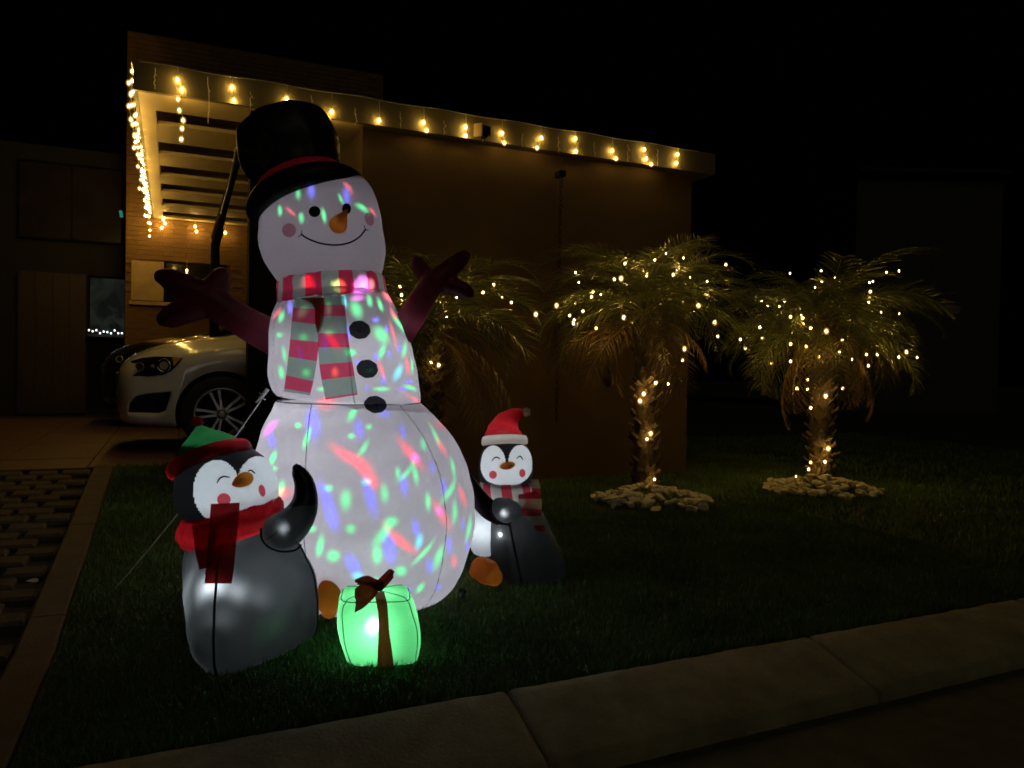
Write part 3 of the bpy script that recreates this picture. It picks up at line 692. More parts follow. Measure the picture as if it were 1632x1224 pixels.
# ------------------------------------------------------------ cars
def make_car(paint, label):
    t = empty('parked_car', label, 'car')
    st = [ # x, half width, z bottom, z shoulder, z top(hood/deck), top half width
        (.00, .42, .34, .55, .62, .34), (.035, .60, .27, .60, .70, .46), (.11, .735, .235, .66, .765, .55), (.24, .80, .22, .73, .83, .60), (.42, .835, .21, .78, .885, .63),
        (.62, .85, .20, .83, .925, .645), (.82, .86, .20, .87, .955, .65), (1.05, .865, .20, .89, .985, .65), (1.35, .865, .20, .905, 1.0, .66), (2.0, .868, .20, .925, 1.0, .68),
        (2.8, .868, .20, .95, 1.0, .68), (3.3, .86, .20, .97, 1.02, .66), (3.7, .84, .22, .98, 1.04, .62), (3.92, .80, .26, .95, 1.0, .58), (4.0, .70, .32, .85, .92, .5)]
    K = catmull(st, 60); vs, fs = [], []
    def sec(k):
        x, w_, zb, zs, zt, tw = k
        half = [(w_ * .90, zb), (w_ * .965, zb + .05), (w_ * .99, zb + .16), (w_ * 1.0, (zb + zs) / 2 + .02), (w_ * .992, zs - .09), (w_ * .975, zs - .025), (w_ * .93, zs + .02), (tw + .02, zt - .028), (tw - .06, zt), (tw * .55, zt + .02), (0, zt + .028)]
        return [(x, -y, z) for y, z in half] + [(x, y, z) for y, z in reversed(half[:-1])]
    for k in K: vs += sec(k)
    m = len(sec(K[0]))
    for i in range(len(K) - 1):
        for j in range(m): a = i * m + j; b = i * m + (j + 1) % m; fs.append((a, b, b + m, a + m))
    fs.append(tuple(reversed(range(m)))); fs.append(tuple((len(K) - 1) * m + j for j in range(m)))
    body = mesh_obj('body', vs, fs, paint, t, True)
    bm = bmesh.new(); bm.from_mesh(body.data); bmesh.ops.recalc_face_normals(bm, faces=bm.faces); bm.to_mesh(body.data)
    bvh = BVHTree.FromBMesh(bm); bm.free()
    cut = bmesh.new()
    for x in (.80, 3.32):
        for s in (-1, 1):
            bmesh.ops.create_cone(cut, cap_ends=True, segments=56, radius1=.352, radius2=.352, depth=.36, matrix=Matrix.Translation((x, s * .78, .318)) @ Matrix.Rotation(math.pi / 2, 4, 'X'))
    def prism(poly, y0, y1):
        a = [cut.verts.new((x, y0, z)) for x, z in poly]; b = [cut.verts.new((x, y1, z)) for x, z in poly]
        cut.faces.new(a); cut.faces.new(list(reversed(b)))
        for i in range(len(poly)): j = (i + 1) % len(poly); cut.faces.new((a[i], b[i], b[j], a[j]))
    fog = [(.10, .33), (.115, .40), (.16, .455), (.24, .48), (.415, .497), (.40, .42), (.378, .345), (.33, .325)]
    for s in (-1, 1): prism(fog, s * .9, s * .54)
    bmesh.ops.recalc_face_normals(cut, faces=cut.faces)
    co = bm_obj('cutter', cut); md = body.modifiers.new('b', 'BOOLEAN'); md.object = co; md.operation = 'DIFFERENCE'; md.solver = 'EXACT'
    co.data.materials.append(M['plastic'])
    dg = bpy.context.evaluated_depsgraph_get(); me = bpy.data.meshes.new_from_object(body.evaluated_get(dg)); body.modifiers.clear(); body.data = me; me.name = 'body'
    body.data.materials.clear(); body.data.materials.append(paint); body.data.materials.append(M['plastic'])
    for p in body.data.polygons:   # faces made by the cutters are the dark liners
        c = p.center; dx = min(math.hypot(c.x - .80, c.z - .318), math.hypot(c.x - 3.32, c.z - .318))
        if dx < .3535 and abs(c.y) < .845: p.material_index = 1; p.use_smooth = False
        inner = .095 < c.x < .42 and .32 < c.z < .5 and abs(p.normal.x) + abs(p.normal.z) > .9 and abs(c.y) < .9 and abs(p.normal.y) < .35
        if inner or (abs(abs(c.y) - .54) < .01 and c.x < .5 and c.z < .5): p.material_index = 1; p.use_smooth = False
    bpy.data.objects.remove(co)
    # greenhouse
    gst = [(.98, .60, .0), (1.22, .64, .10), (1.6, .63, .32), (1.95, .61, .455), (2.4, .60, .49), (3.0, .59, .47), (3.5, .57, .40), (3.8, .55, .18), (3.88, .54, .02)]
    K = catmull(gst, 30); vs, fs = [], []
    for x, w_, hh in K:
        zb = .985
        row = [(x, -w_ - .03, zb - .03), (x, -w_, zb + hh * .45), (x, -w_ * .93, zb + hh * .86), (x, -w_ * .8, zb + hh * .97), (x, 0, zb + hh + .015 * (hh > .05)), (x, w_ * .8, zb + hh * .97), (x, w_ * .93, zb + hh * .86), (x, w_, zb + hh * .45), (x, w_ + .03, zb - .03)]
        vs += row
    for i in range(len(K) - 1):
        for j in range(8): a = i * 9 + j; fs.append((a, a + 1, a + 10, a + 9))
    mesh_obj('window_glass', vs, fs, M['glass'], t, True)
    v, f = [], []
    n = len(K)
    rf = [p for p in range(n) if K[p][2] > .38]
    vs2 = []; 
    for p in rf:
        x, w_, hh = K[p]; zb = .985
        vs2 += [(x, -w_ * .935, zb + hh * .86 + .006), (x, -w_ * .8, zb + hh * .97 + .008), (x, 0, zb + hh + .024), (x, w_ * .8, zb + hh * .97 + .008), (x, w_ * .935, zb + hh * .86 + .006)]
    f2 = [(i * 5 + j, i * 5 + j + 1, i * 5 + j + 6, i * 5 + j + 5) for i in range(len(rf) - 1) for j in range(4)]
    mesh_obj('roof', vs2, f2, paint, t, True)
    # headlights
    def side_patch(poly, s, off, inset=0):
        cx = sum(p[0] for p in poly) / len(poly); cz = sum(p[1] for p in poly) / len(poly)
        out = []
        for x, z in poly:
            x = cx + (x - cx) * (1 - inset); z = cz + (z - cz) * (1 - inset)
            h = bvh.ray_cast(Vector((x, s * 2, z)), Vector((0, -s, 0)))
            out.append(h[0] + h[1] * off if h[0] else Vector((x, s * .7, z)))
        return out
    hl = [(.118, .735), (.14, .62), (.25, .617), (.36, .632), (.42, .665), (.47, .72), (.502, .772), (.40, .776), (.30, .775), (.20, .762)]
    for s in (-1, 1):
        outl = side_patch(hl, s, .006)
        nr = 6; cx = sum(p[0] for p in hl) / len(hl); cz = sum(p[1] for p in hl) / len(hl)
        vs3, f3 = [], []
        for q in range(nr + 1):
            vs3 += side_patch(hl, s, .006 + .006 * math.sin(q / nr * 1.5), q / nr * .98)
        L = len(hl)
        for q in range(nr):
            for j in range(L): a = q * L + j; b = q * L + (j + 1) % L; f3.append((a, b, b + L, a + L))
        f3.append(tuple(nr * L + j for j in range(L)))
        h = mesh_obj('headlight', vs3, f3, M['glass'], t, True)
        def disc(name, x, z, r, mat, off, ring=0.0):
            n_ = 26; c = side_patch([(x, z)], s, off)[0]
            P = [side_patch([(x + r * math.cos(2 * math.pi * i / n_), z + r * math.sin(2 * math.pi * i / n_))], s, off)[0] for i in range(n_)]
            if ring:
                v_, f_ = tube_geo(P + [P[0]], ring, 5); return mesh_obj(name, v_, f_, mat, h, True)
            return mesh_obj(name, [c + (P[0] - P[8]).normalized() * 0] + P, [(0, 1 + i, 1 + (i + 1) % n_) for i in range(n_)], mat, h)
        disc('reflector_ring', .365, .705, .047, M['chrome'], .016, .0055); disc('lens', .365, .705, .032, M['alloy'], .015)
        disc('lens', .19, .69, .03, M['plastic'], .014); disc('reflector_ring', .19, .69, .03, M['alloy'], .015, .003); disc('lens', .285, .70, .014, M['alloy'], .015)
        am = side_patch([(.425, .77), (.438, .70), (.465, .735), (.497, .769)], s, .0165); mesh_obj('turn_signal', am, [(0, 1, 2, 3)], M['amber'], h)
    # grille and bumper strip
    bm = bmesh.new(); box(bm, Matrix.Translation((.02, 0, .60)), .06, .9, .09, .01); bm_obj('grille', bm, M['plastic'], t)
    bm = bmesh.new(); box(bm, Matrix.Translation((.03, 0, .40)), .05, .9, .15, .01); bm_obj('grille', bm, M['plastic'], t)
    bm = bmesh.new(); box(bm, Matrix.Translation((2.2, 0, .24)), 3.4, 1.3, .12, .02); bm_obj('underbody', bm, M['plastic'], t)
    for s in (-1, 1):
        bm = bmesh.new(); box(bm, Matrix.Translation((1.5, s * .93, 1.03)), .12, .16, .13, .03); bm_obj('mirror', bm, paint, t, True)
        bm = bmesh.new(); box(bm, Matrix.Translation((2.3, s * .874, .82)), .16, .02, .025, .006); bm_obj('door_handle', bm, paint, t)
        # door gaps
        for x in (1.25, 2.25, 3.2):
            pp = [side_patch([(x + .05 * math.sin((z - .3) * 3), z)], s, .001)[0] for z in np.linspace(.26, .88, 9)]
            v_, f_ = tube_geo(pp, .003, 4); mesh_obj('door_gap', v_, f_, M['plastic'], t)
    # wheels
    for x in (.80, 3.32):
        for s in (-1, 1):
            wh = bpy.data.objects.new('wheel', None); col.objects.link(wh); wh.parent = t
            wh.matrix_basis = Matrix.Translation((x, s * .755, .317)) @ Matrix.Rotation(0 if s < 0 else math.pi, 4, 'Z')
            # profile in (r, y) ; outer side is -y
            def lathe(name, pr, mat, n_=56):
                v_, f_ = [], []
                for i in range(n_):
                    a = 2 * math.pi * i / n_
                    for r, y in pr: v_.append((r * math.cos(a), y, r * math.sin(a)))
                m_ = len(pr)
                for i in range(n_):
                    for j in range(m_ - 1): a = i * m_ + j; b = ((i + 1) % n_) * m_ + j; f_.append((a, a + 1, b + 1, b))
                return mesh_obj(name, v_, f_, mat, wh, True)
            lathe('tyre', [(.205, .10), (.25, .105), (.30, .10), (.314, .085), (.317, .0), (.314, -.085), (.30, -.10), (.25, -.106), (.213, -.098)], M['rubber'])
            lathe('rim', [(.205, .1), (.198, .0), (.200, -.085), (.205, -.098), (.214, -.101), (.217, -.096)], M['alloy'])
            lathe('brake_disc', [(.0, -.005), (.14, -.005), (.145, .01)], M['plastic'])
            lathe('hub', [(.0, -.098), (.022, -.098), (.03, -.092), (.045, -.088), (.055, -.07), (.055, -.02)], M['alloy'])
            v_, f_ = [], []
            for i in range(5):
                for d in (-.19, .19):
                    a = 2 * math.pi * i / 5 + math.pi / 2 + d * .9 + .3; a2 = a + d * .25; c0, s0 = math.cos(a2), math.sin(a2); c1, s1 = math.cos(a), math.sin(a)
                    tan = Vector((-s1, 0, c1)); b0 = len(v_)
                    for (r, y, cc, ss, hw) in ((.045, -.082, c0, s0, .013), (.12, -.078, (c0 + c1) / 2, (s0 + s1) / 2, .0115), (.20, -.088, c1, s1, .015)):
                        p = Vector((r * cc, y, r * ss)); v_ += [p - tan * hw, p - tan * hw * .7 - Vector((0, .012, 0)), p + tan * hw * .7 - Vector((0, .012, 0)), p + tan * hw]
                    for q in range(2):
                        for k in range(3): z_ = b0 + q * 4 + k; f_.append((z_, z_ + 4, z_ + 5, z_ + 1))
            mesh_obj('spokes', v_, f_, M['alloy'], wh)
            lathe('wheel_nut_ring', [(.026, -.094), (.03, -.10), (.034, -.094)], M['plastic'], 20)
            # joined count keeps the part list short
    return t
car = make_car(M['carwhite'], 'white hatchback parked under the pergola with its front wheel showing')
car.matrix_basis = Matrix.Translation(AB(-.19, 1.37, .28)) @ FR
def copy_tree(o, parent=None):
    c = o.copy(); col.objects.link(c); c.parent = parent
    for ch in list(o.children): copy_tree(ch, c)
    return c
car2 = copy_tree(car); car2['label'] = 'dark car parked behind the white hatchback, mostly hidden'
def repaint(o):
    for ch in o.children:
        if ch.type == 'MESH' and M['carwhite'].name in [s.name for s in ch.data.materials]:
            ch.data = ch.data.copy()
            for i, m_ in enumerate(ch.data.materials):
                if m_ == M['carwhite']: ch.data.materials[i] = M['cardark']
        repaint(ch)
repaint(car2)
car2.matrix_basis = Matrix.Translation(AB(-.50, 4.15, .28)) @ FR @ Matrix.Diagonal((1.08, 1.06, 1.10, 1))
#SPLIT3
# ------------------------------------------------------------ inflatables
class Loft:
    """closed cross-sections stacked along pixel-measured keys; each key (px, py, half width px, Y[, tilt deg])"""
    def __init__(s, keys, m=40, dr=1.0, p=2.0, rot=0.0, gores=0, phase=0.0, g=.03, wr=.0, seed=0, pk=.022):
        s.pk = pk; ks = []
        for k in keys:
            c = W(k[0], k[1], k[3]); ks.append((c.x, c.y, c.z, k[2] / FPX * k[3], k[4] if len(k) > 4 else 0, k[5] if len(k) > 5 else dr))
        s.K = catmull(ks, m); s.m = m; s.p = p; s.rot = rot; s.g = g; s.gores = gores; s.phase = phase; s.wr = wr; s.seed = seed
    def pt(s, t, th, off=0.0):
        t = min(max(t, 0), s.m - 1); j = min(s.m - 2, int(t)); u = t - j; k = s.K[j] * (1 - u) + s.K[j + 1] * u
        c, sn = math.cos(th - s.rot), math.sin(th - s.rot)
        r = 1 / (abs(c) ** s.p + abs(sn) ** s.p) ** (1 / s.p)
        if s.gores:
            x = abs(math.sin(s.gores * (th - s.phase) / 2)); r *= 1 - s.g * (1 - x) ** 2.2
        e_ = math.exp(-t / (1.6 if s.pk < .03 else 3.5)) + math.exp(-(s.m - 1 - t) / 1.6)
        if s.pk: r *= 1 + s.pk * (e_ * mnoise.noise(Vector((math.cos(th) * 9, math.sin(th) * 9, s.seed + t * .3))) + (.5 * (1 - x) ** 5 * mnoise.noise(Vector((t * .9, round(th * s.gores / 6.283), s.seed))) if s.gores else 0))
        if s.wr: r *= 1 + s.wr * mnoise.noise(Vector((math.cos(th) * 2.2, math.sin(th) * 2.2, t * .22 + s.seed)))
        lx = r * c; ly = r * sn
        # rotate section back to frame
        cr, sr = math.cos(s.rot), math.sin(s.rot)
        x = (lx * cr - ly * sr) * (k[3] + off); y = (lx * sr + ly * cr) * (k[3] * k[5] + off)
        a = R(k[4])
        return Vector((k[0] + x * math.cos(a), k[1] + y, k[2] + x * math.sin(a)))
    def obj(s, name, mat, parent, n=96, cap0=False, cap1=False, sel=None, i0=0, i1=None, matf=None):
        i1 = s.m - 1 if i1 is None else i1; vs, fs, mi = [], [], []
        for i in range(i0, i1 + 1):
            for k in range(n): vs.append(s.pt(i, 2 * math.pi * k / n))
        for i in range(i1 - i0):
            for k in range(n):
                a = i * n + k; b = i * n + (k + 1) % n; f = (a, b, b + n, a + n)
                if matf: mi.append(matf((vs[a] + vs[b] + vs[b + n] + vs[a + n]) / 4, k / n * 2 * math.pi, i))
                fs.append(f)
        if cap0: fs.append(tuple(reversed(range(n)))); mi.append(0)
        if cap1: fs.append(tuple((i1 - i0) * n + k for k in range(n))); mi.append(0)
        o = mesh_obj(name, vs, fs, mat, parent, True)
        if matf: o.data.polygons.foreach_set('material_index', mi)
        s.bvh = BVHTree.FromPolygons(vs, fs); s.vs = vs; s.fs = fs
        return o
    def line(s, name, th, mat, parent, r=.0022, t0=0, t1=None, off=.002, n=50):
        t1 = s.m - 1 if t1 is None else t1
        return tube(name, [s.pt(t0 + (t1 - t0) * i / n, th(i / n) if callable(th) else th, off) for i in range(n + 1)], r, mat, parent, 5)
    def hoop(s, name, t, mat, parent, r=.0022, off=.002, n=80):
        return tube(name, [s.pt(t, 2 * math.pi * i / n, off) for i in range(n + 1)], r, mat, parent, 5)
def pix(p):
    q = RC.to_3x3().transposed() @ (p - CAM); return CX + FPX * q.x / -q.z, CY - FPX * q.y / -q.z
def cast(bvhs, px, py, off=.003):
    d = ray(px, py); best = None
    for b in bvhs:
        h = b.ray_cast(CAM, d)
        if h[0] is not None and (best is None or h[3] < best[0]): best = (h[3], h[0], h[1])
    if best is None: return None
    nn = best[2] if best[2].dot(d) < 0 else -best[2]
    return best[1] + nn * off
def disc(name, bvhs, cx, cy_, rx, ry, mat, parent, off=.003, ang=0, n=28, rings=5, poly=None):
    vs, fs = [], []; c, s_ = math.cos(R(ang)), math.sin(R(ang))
    last = cast(bvhs, cx, cy_, off)
    vs.append(last)
    for q in range(1, rings + 1):
        for k in range(n):
            a = 2 * math.pi * k / n; f = q / rings
            if poly: f *= 1 + poly * (abs(math.cos(4 * a)) - .5)
            x = rx * f * math.cos(a); y = ry * f * math.sin(a)
            p = cast(bvhs, cx + x * c - y * s_, cy_ + x * s_ + y * c, off)
            if p is None: p = vs[max(0, len(vs) - n)]
            vs.append(p)
    for k in range(n): fs.append((0, 1 + k, 1 + (k + 1) % n))
    for q in range(rings - 1):
        for k in range(n): a = 1 + q * n + k; b = 1 + q * n + (k + 1) % n; fs.append((a, b, b + n, a + n))
    return mesh_obj(name, vs, fs, mat, parent, True)
def stroke(name, bvhs, pts, r, mat, parent, off=.002, n=20, taper=True):
    K = catmull(pts, n); ps = [cast(bvhs, x, y, off) for x, y in K]; ps = [p for p in ps if p is not None]
    L = len(ps); rad = [r * (.35 + .65 * math.sin(math.pi * (i + .5) / L) ** .5) for i in range(L)] if taper else r
    v, f = tube_geo(ps, rad, 6); return mesh_obj(name, v, f, mat, parent, True)
def drape(name, rows, bvhs, off, mats, parent, nu=10, nv=40, matf=None, smooth=6, wav=.0, minY=None, thick=.002):
    """strip given by pixel rows (xl, yl, xr, yr) laid over the surfaces under it, hanging straight where it bridges a dip"""
    K = catmull(rows, nv + 1); Ys = np.full((nv + 1, nu + 1), np.nan)
    for j in range(nv + 1):
        for i in range(nu + 1):
            x = K[j][0] + (K[j][2] - K[j][0]) * i / nu; y = K[j][1] + (K[j][3] - K[j][1]) * i / nu
            p = cast(bvhs, x, y, off)
            if p is not None: Ys[j, i] = p.y
    m = np.nanmin(Ys) if minY is None else minY
    for j in range(nv + 1):
        r_ = Ys[j]; 
        if np.all(np.isnan(r_)): Ys[j] = Ys[j - 1] if j else m
        else: Ys[j] = np.where(np.isnan(r_), np.nanmean(r_), r_)
    Z = Ys.copy()
    for _ in range(smooth * 4):
        A = Z.copy(); A[1:-1] = (Z[:-2] + Z[2:]) / 2; A[:, 1:-1] = (A[:, :-2] + A[:, 2:] + A[:, 1:-1] * 2) / 4; Z = np.minimum(A, Ys)
    vs, fs, mi = [], [], []
    for j in range(nv + 1):
        for i in range(nu + 1):
            x = K[j][0] + (K[j][2] - K[j][0]) * i / nu; y = K[j][1] + (K[j][3] - K[j][1]) * i / nu
            vs.append(W(x, y, Z[j, i] - wav * (.5 + .5 * math.sin(i / nu * 9 + j * .15))))
    for j in range(nv):
        for i in range(nu):
            a = j * (nu + 1) + i; fs.append((a, a + 1, a + nu + 2, a + nu + 1)); mi.append(matf(i / nu, j / nv) if matf else 0)
    o = mesh_obj(name, vs, fs, mats, parent, True); o.data.polygons.foreach_set('material_index', mi)
    return o
def blob(name, chains, mat, parent, vox=.007, it=14, flat=None):
    """tapered tubes fused into one smooth inflated surface; chain = [(px, py, r px, Y), ...]"""
    vs, fs = [], []
    for ch in chains:
        K = catmull([(*W(x, y, Y), r / FPX * Y) for x, y, r, Y in ch], 14)
        tube_geo([Vector(k[:3]) for k in K], [max(.004, k[3]) for k in K], 14, vs, fs)
        for e in (K[0], K[-1]):
            b = bmesh.new(); bmesh.ops.create_icosphere(b, subdivisions=2, radius=max(.004, e[3]), matrix=Matrix.Translation(Vector(e[:3])))
            k0 = len(vs); b.verts.index_update(); vs += [v.co.copy() for v in b.verts]; fs += [tuple(k0 + v.index for v in f.verts) for f in b.faces]; b.free()
    o = mesh_obj(name, vs, fs, mat, parent)
    r = o.modifiers.new('r', 'REMESH'); r.mode = 'VOXEL'; r.voxel_size = vox
    s = o.modifiers.new('s', 'SMOOTH'); s.iterations = it; s.factor = .5
    dg = bpy.context.evaluated_depsgraph_get(); me = bpy.data.meshes.new_from_object(o.evaluated_get(dg)); o.modifiers.clear(); o.data = me; me.name = name; me.shade_smooth()
    me.materials.clear()
    for m_ in (mat if isinstance(mat, (list, tuple)) else [mat]): me.materials.append(m_)
    return o
def lamp(name, p, e, color=(.86, .93, 1), r=.012, parent=None):
    l = bpy.data.lights.new(name, 'POINT'); l.energy = e; l.color = color; l.shadow_soft_size = r
    o = bpy.data.objects.new(name, l); col.objects.link(o); o.location = p
    if parent: o.parent = parent
    return o
def bvh_of(o):
    me = o.data; return BVHTree.FromPolygons([o.matrix_basis @ v.co for v in me.vertices], [tuple(p.vertices) for p in me.polygons])

# ---- snowman
YS = 3.35
sm = empty('inflatable_snowman', 'tall glowing inflatable snowman with black top hat and striped scarf', 'snowman')
belly = Loft([(583, 957, 96, YS), (584, 946, 126, YS), (584, 918, 149, YS), (582, 880, 165, YS), (581, 830, 176, YS), (580, 780, 174, YS), (576, 730, 164, YS), (569, 687, 146, YS), (561, 655, 124, YS), (557, 640, 112, YS)], 70, dr=.94, gores=5, phase=R(-90 - 18.5), g=.022, wr=.012)
belly.obj('belly', M['snow'], sm, 140, cap0=True)
torso = Loft([(557, 639, 112, YS, -4), (553, 628, 117, YS, -4), (549, 600, 118, YS, -2), (545, 560, 113, YS), (540, 520, 106, YS), (535, 488, 93, YS, 2), (532, 470, 84, YS, 5)], 50, dr=.92, gores=5, phase=R(-90 + 16), g=.02, wr=.015, seed=4)
torso.obj('torso', M['snow'], sm, 140)
head = Loft([(526, 446, 80, YS, 5), (519, 412, 94, YS, 6), (513, 380, 97, YS, 8), (510, 350, 95, YS, 10), (505, 318, 88, YS, 14), (498, 290, 66, YS, 18), (492, 274, 36, YS, 20), (490, 270, 4, YS, 20)], 50, dr=.92, wr=.012, seed=9)
head.obj('head', M['snow'], sm, 120)
B_sm = [belly.bvh, torso.bvh, head.bvh]
for k in range(5): belly.line('seam', R(-90 - 18.5 + 72 * k), M['seam'], sm, .0017, off=-.001)
for k in range(5): torso.line('seam', R(-90 + 16 + 72 * k), M['seam'], sm, .0015, off=-.001)
belly.hoop('seam', 69, M['seam'], sm, .0022, .001)
# neck scarf
neck = Loft([(530, 482, 83, YS, 6), (530, 476, 86, YS, 6), (529, 462, 85, YS, 6), (528, 448, 84, YS, 6), (528, 442, 80, YS, 6)], 14, dr=.95, gores=18, phase=.1, g=.03, wr=.04, seed=2)
neck.obj('scarf', [M['n_red'], M['n_sage']], sm, 144, matf=lambda c, th, i: int(((th + .12) % (2 * math.pi)) / (2 * math.pi) * 22) % 2)
scf = [o for o in sm.children if o.name.startswith('scarf')][0]
B2 = B_sm + [neck.bvh]
drape('scarf_tail', [(470, 476, 514, 470), (466, 500, 508, 505), (462, 545, 508, 550), (457, 590, 501, 600), (452, 624, 494, 630)], B2, .012, [M['s_sage'], M['s_red']], sm, matf=lambda u, v: int(v * 6.4) % 2, smooth=3)
drape('scarf_tail', [(516, 470, 549, 472), (511, 500, 551, 500), (507, 545, 556, 545), (510, 590, 563, 585), (519, 637, 570, 629)], B2, .019, [M['s_sage'], M['s_red']], sm, matf=lambda u, v: (int(v * 7.3)) % 2, smooth=3)
drape('scarf_knot', [(478, 475, 517, 474), (500, 488, 517, 486), (502, 512, 515, 512), (506, 530, 509, 530)], B2, .008, [M['dred']], sm, nv=14, smooth=2)
# buttons, face
for (x, y, rx, ry) in ((573, 526, 17, 14.5), (585, 588, 17, 14.5), (598, 645, 18, 14)): disc('button', B_sm, x, y, rx, ry, M['patch'], sm, .003, 12, poly=.05)
disc('eye', B_sm, 501.5, 337.5, 9.4, 8.8, M['ink_black'], sm, .0025); disc('eye', B_sm, 552, 333, 7.2, 8.6, M['ink_black'], sm, .0025)
disc('cheek', B_sm, 461, 367, 11, 11.2, M['ink_pink'], sm, .002); disc('cheek', B_sm, 588, 349.5, 6.8, 11, M['ink_pink'], sm, .002, -18)
stroke('smile', B_sm, [(480, 373), (492, 381), (512, 388), (535, 390.5), (556, 387), (572, 378), (582, 366)], .0037, M['ink_black'], sm, taper=False, n=30)
stroke('smile', B_sm, [(476, 378), (481, 373.5), (481, 367)], .0019, M['ink_black'], sm, n=8); stroke('smile', B_sm, [(587, 366.5), (582, 365.5), (580, 359)], .0019, M['ink_black'], sm, n=8)
nb0 = cast(B_sm, 538, 360, -.02); tip = W(553, 334, nb0.y - .115)
ks = catmull([(*nb0, .033), (*nb0.lerp(tip, .12), .036), (*nb0.lerp(tip, .35), .029), (*nb0.lerp(tip, .7), .014), (*tip, .003)], 16)
v, f = tube_geo([Vector(k[:3]) for k in ks], [k[3] for k in ks], 24); nose = mesh_obj('nose', v, f, M['orange'], sm, True)
# arms
la = blob('arm', [[(444, 542, 29, YS + .02), (405, 522, 27, YS - .02), (368, 500, 25, YS - .05), (335, 478, 28, YS - .06)], [(335, 480, 26, YS - .06), (303, 462, 23, YS - .08), (270, 445, 18, YS - .08), (258, 441, 13, YS - .08)],
    [(335, 482, 24, YS - .06), (300, 493, 22, YS - .08), (272, 505, 19, YS - .08), (263, 508, 14, YS - .08)], [(338, 480, 26, YS - .06), (345, 458, 23, YS - .04), (352, 442, 17, YS - .03)]], M['maroon'], sm)
ra = blob('arm', [[(640, 530, 22, YS + .02), (662, 495, 22, YS), (685, 458, 20, YS - .02), (698, 444, 18, YS - .02)], [(695, 447, 18, YS - .02), (715, 430, 16, YS), (736, 412, 13, YS), (740, 408, 10, YS)],
    [(695, 450, 16, YS), (722, 456, 15, YS), (744, 466, 13, YS), (748, 468, 9, YS)], [(690, 455, 16, YS), (676, 436, 14, YS + .02), (666, 420, 11, YS + .02), (664, 416, 9, YS + .02)]], M['maroon'], sm, vox=.006)
# hat
hc = W(489, 318, YS - .01); a = R(21.5); tb = R(9)
e1 = Vector((math.cos(a), 0, math.sin(a))); e3 = (Vector((-math.sin(a), 0, math.cos(a))) * math.cos(tb) + Vector((0, 1, 0)) * math.sin(tb)).normalized(); e2 = e3.cross(e1)
def hat_pt(r, h, th, sq=1): return hc + e1 * (r * math.cos(th)) + e2 * (r * math.sin(th) * sq) + e3 * h
def hat_lathe(name, prof, mat, parent, n=96, wr=0, seed=0, matf=None):
    vs, fs = [], []
    K = catmull(prof, 40)
    for r, h in K:
        for k in range(n):
            th = 2 * math.pi * k / n; rr = r * (1 + wr * mnoise.noise(Vector((math.cos(th) * 3.2, math.sin(th) * 3.2, h * 6 + seed))) + (wr * .6 * math.cos(th * 9 + h * 8) if wr else 0))
            vs.append(hat_pt(rr, h, th))
    for i in range(39):
        for k in range(n): a_ = i * n + k; b_ = i * n + (k + 1) % n; fs.append((a_, b_, b_ + n, a_ + n))
    return mesh_obj(name, vs, fs, mat, parent, True), BVHTree.FromPolygons(vs, fs)
hat, hb = hat_lathe('hat', [(.186, .094), (.190, .11), (.197, .15), (.212, .21), (.216, .27), (.205, .335), (.17, .372), (.09, .385), (.002, .375)], M['black'], sm, wr=.028, seed=3)
brim, bb = hat_lathe('hat_brim', [(.176, .040), (.205, .052), (.240, .040), (.258, .005), (.246, -.035), (.212, -.050), (.178, -.036)], M['black'], hat, wr=.006)
band, bnb = hat_lathe('hat_band', [(.180, .036), (.187, .045), (.192, .06), (.192, .08), (.187, .097)], M['hatred'], hat, wr=.004)
# holly print on the hat
vs = []
pl = [(397, 262), (412, 262), (422, 268), (430, 262), (436, 240), (434, 222), (424, 208), (414, 212), (410, 224), (414, 236), (404, 238), (392, 234), (390, 240), (398, 250)]
c_ = (416, 246); rings = 5; vsx, fsx = [cast([hb], *c_, .004)], []
for q in range(1, rings + 1):
    for x, y in pl: vsx.append(cast([hb], c_[0] + (x - c_[0]) * q / rings, c_[1] + (y - c_[1]) * q / rings, .004) or vsx[-1])
L = len(pl)
for k in range(L): fsx.append((0, 1 + k, 1 + (k + 1) % L))
for q in range(rings - 1):
    for k in range(L): a_ = 1 + q * L + k; b_ = 1 + q * L + (k + 1) % L; fsx.append((a_, b_, b_ + L, a_ + L))
mesh_obj('holly_leaf', vsx, fsx, M['leafprint'], hat)
# base straps
for (x, y, Y) in ((738, 938, 3.30), (524, 978, 2.99)):
    p = W(x, y, Y); g0 = Vector((p.x - .01, p.y - .02, .0))
    tube('anchor_strap', [p, p.lerp(g0, .5) + Vector((.006, 0, 0)), g0], .0095, M['strap'], sm, 6)
    bm = bmesh.new(); box(bm, Matrix.Translation(p.lerp(g0, .15)) @ Matrix.Rotation(.3, 4, 'Y'), .034, .014, .02, .003); bm_obj('buckle', bm, M['strap'], sm)
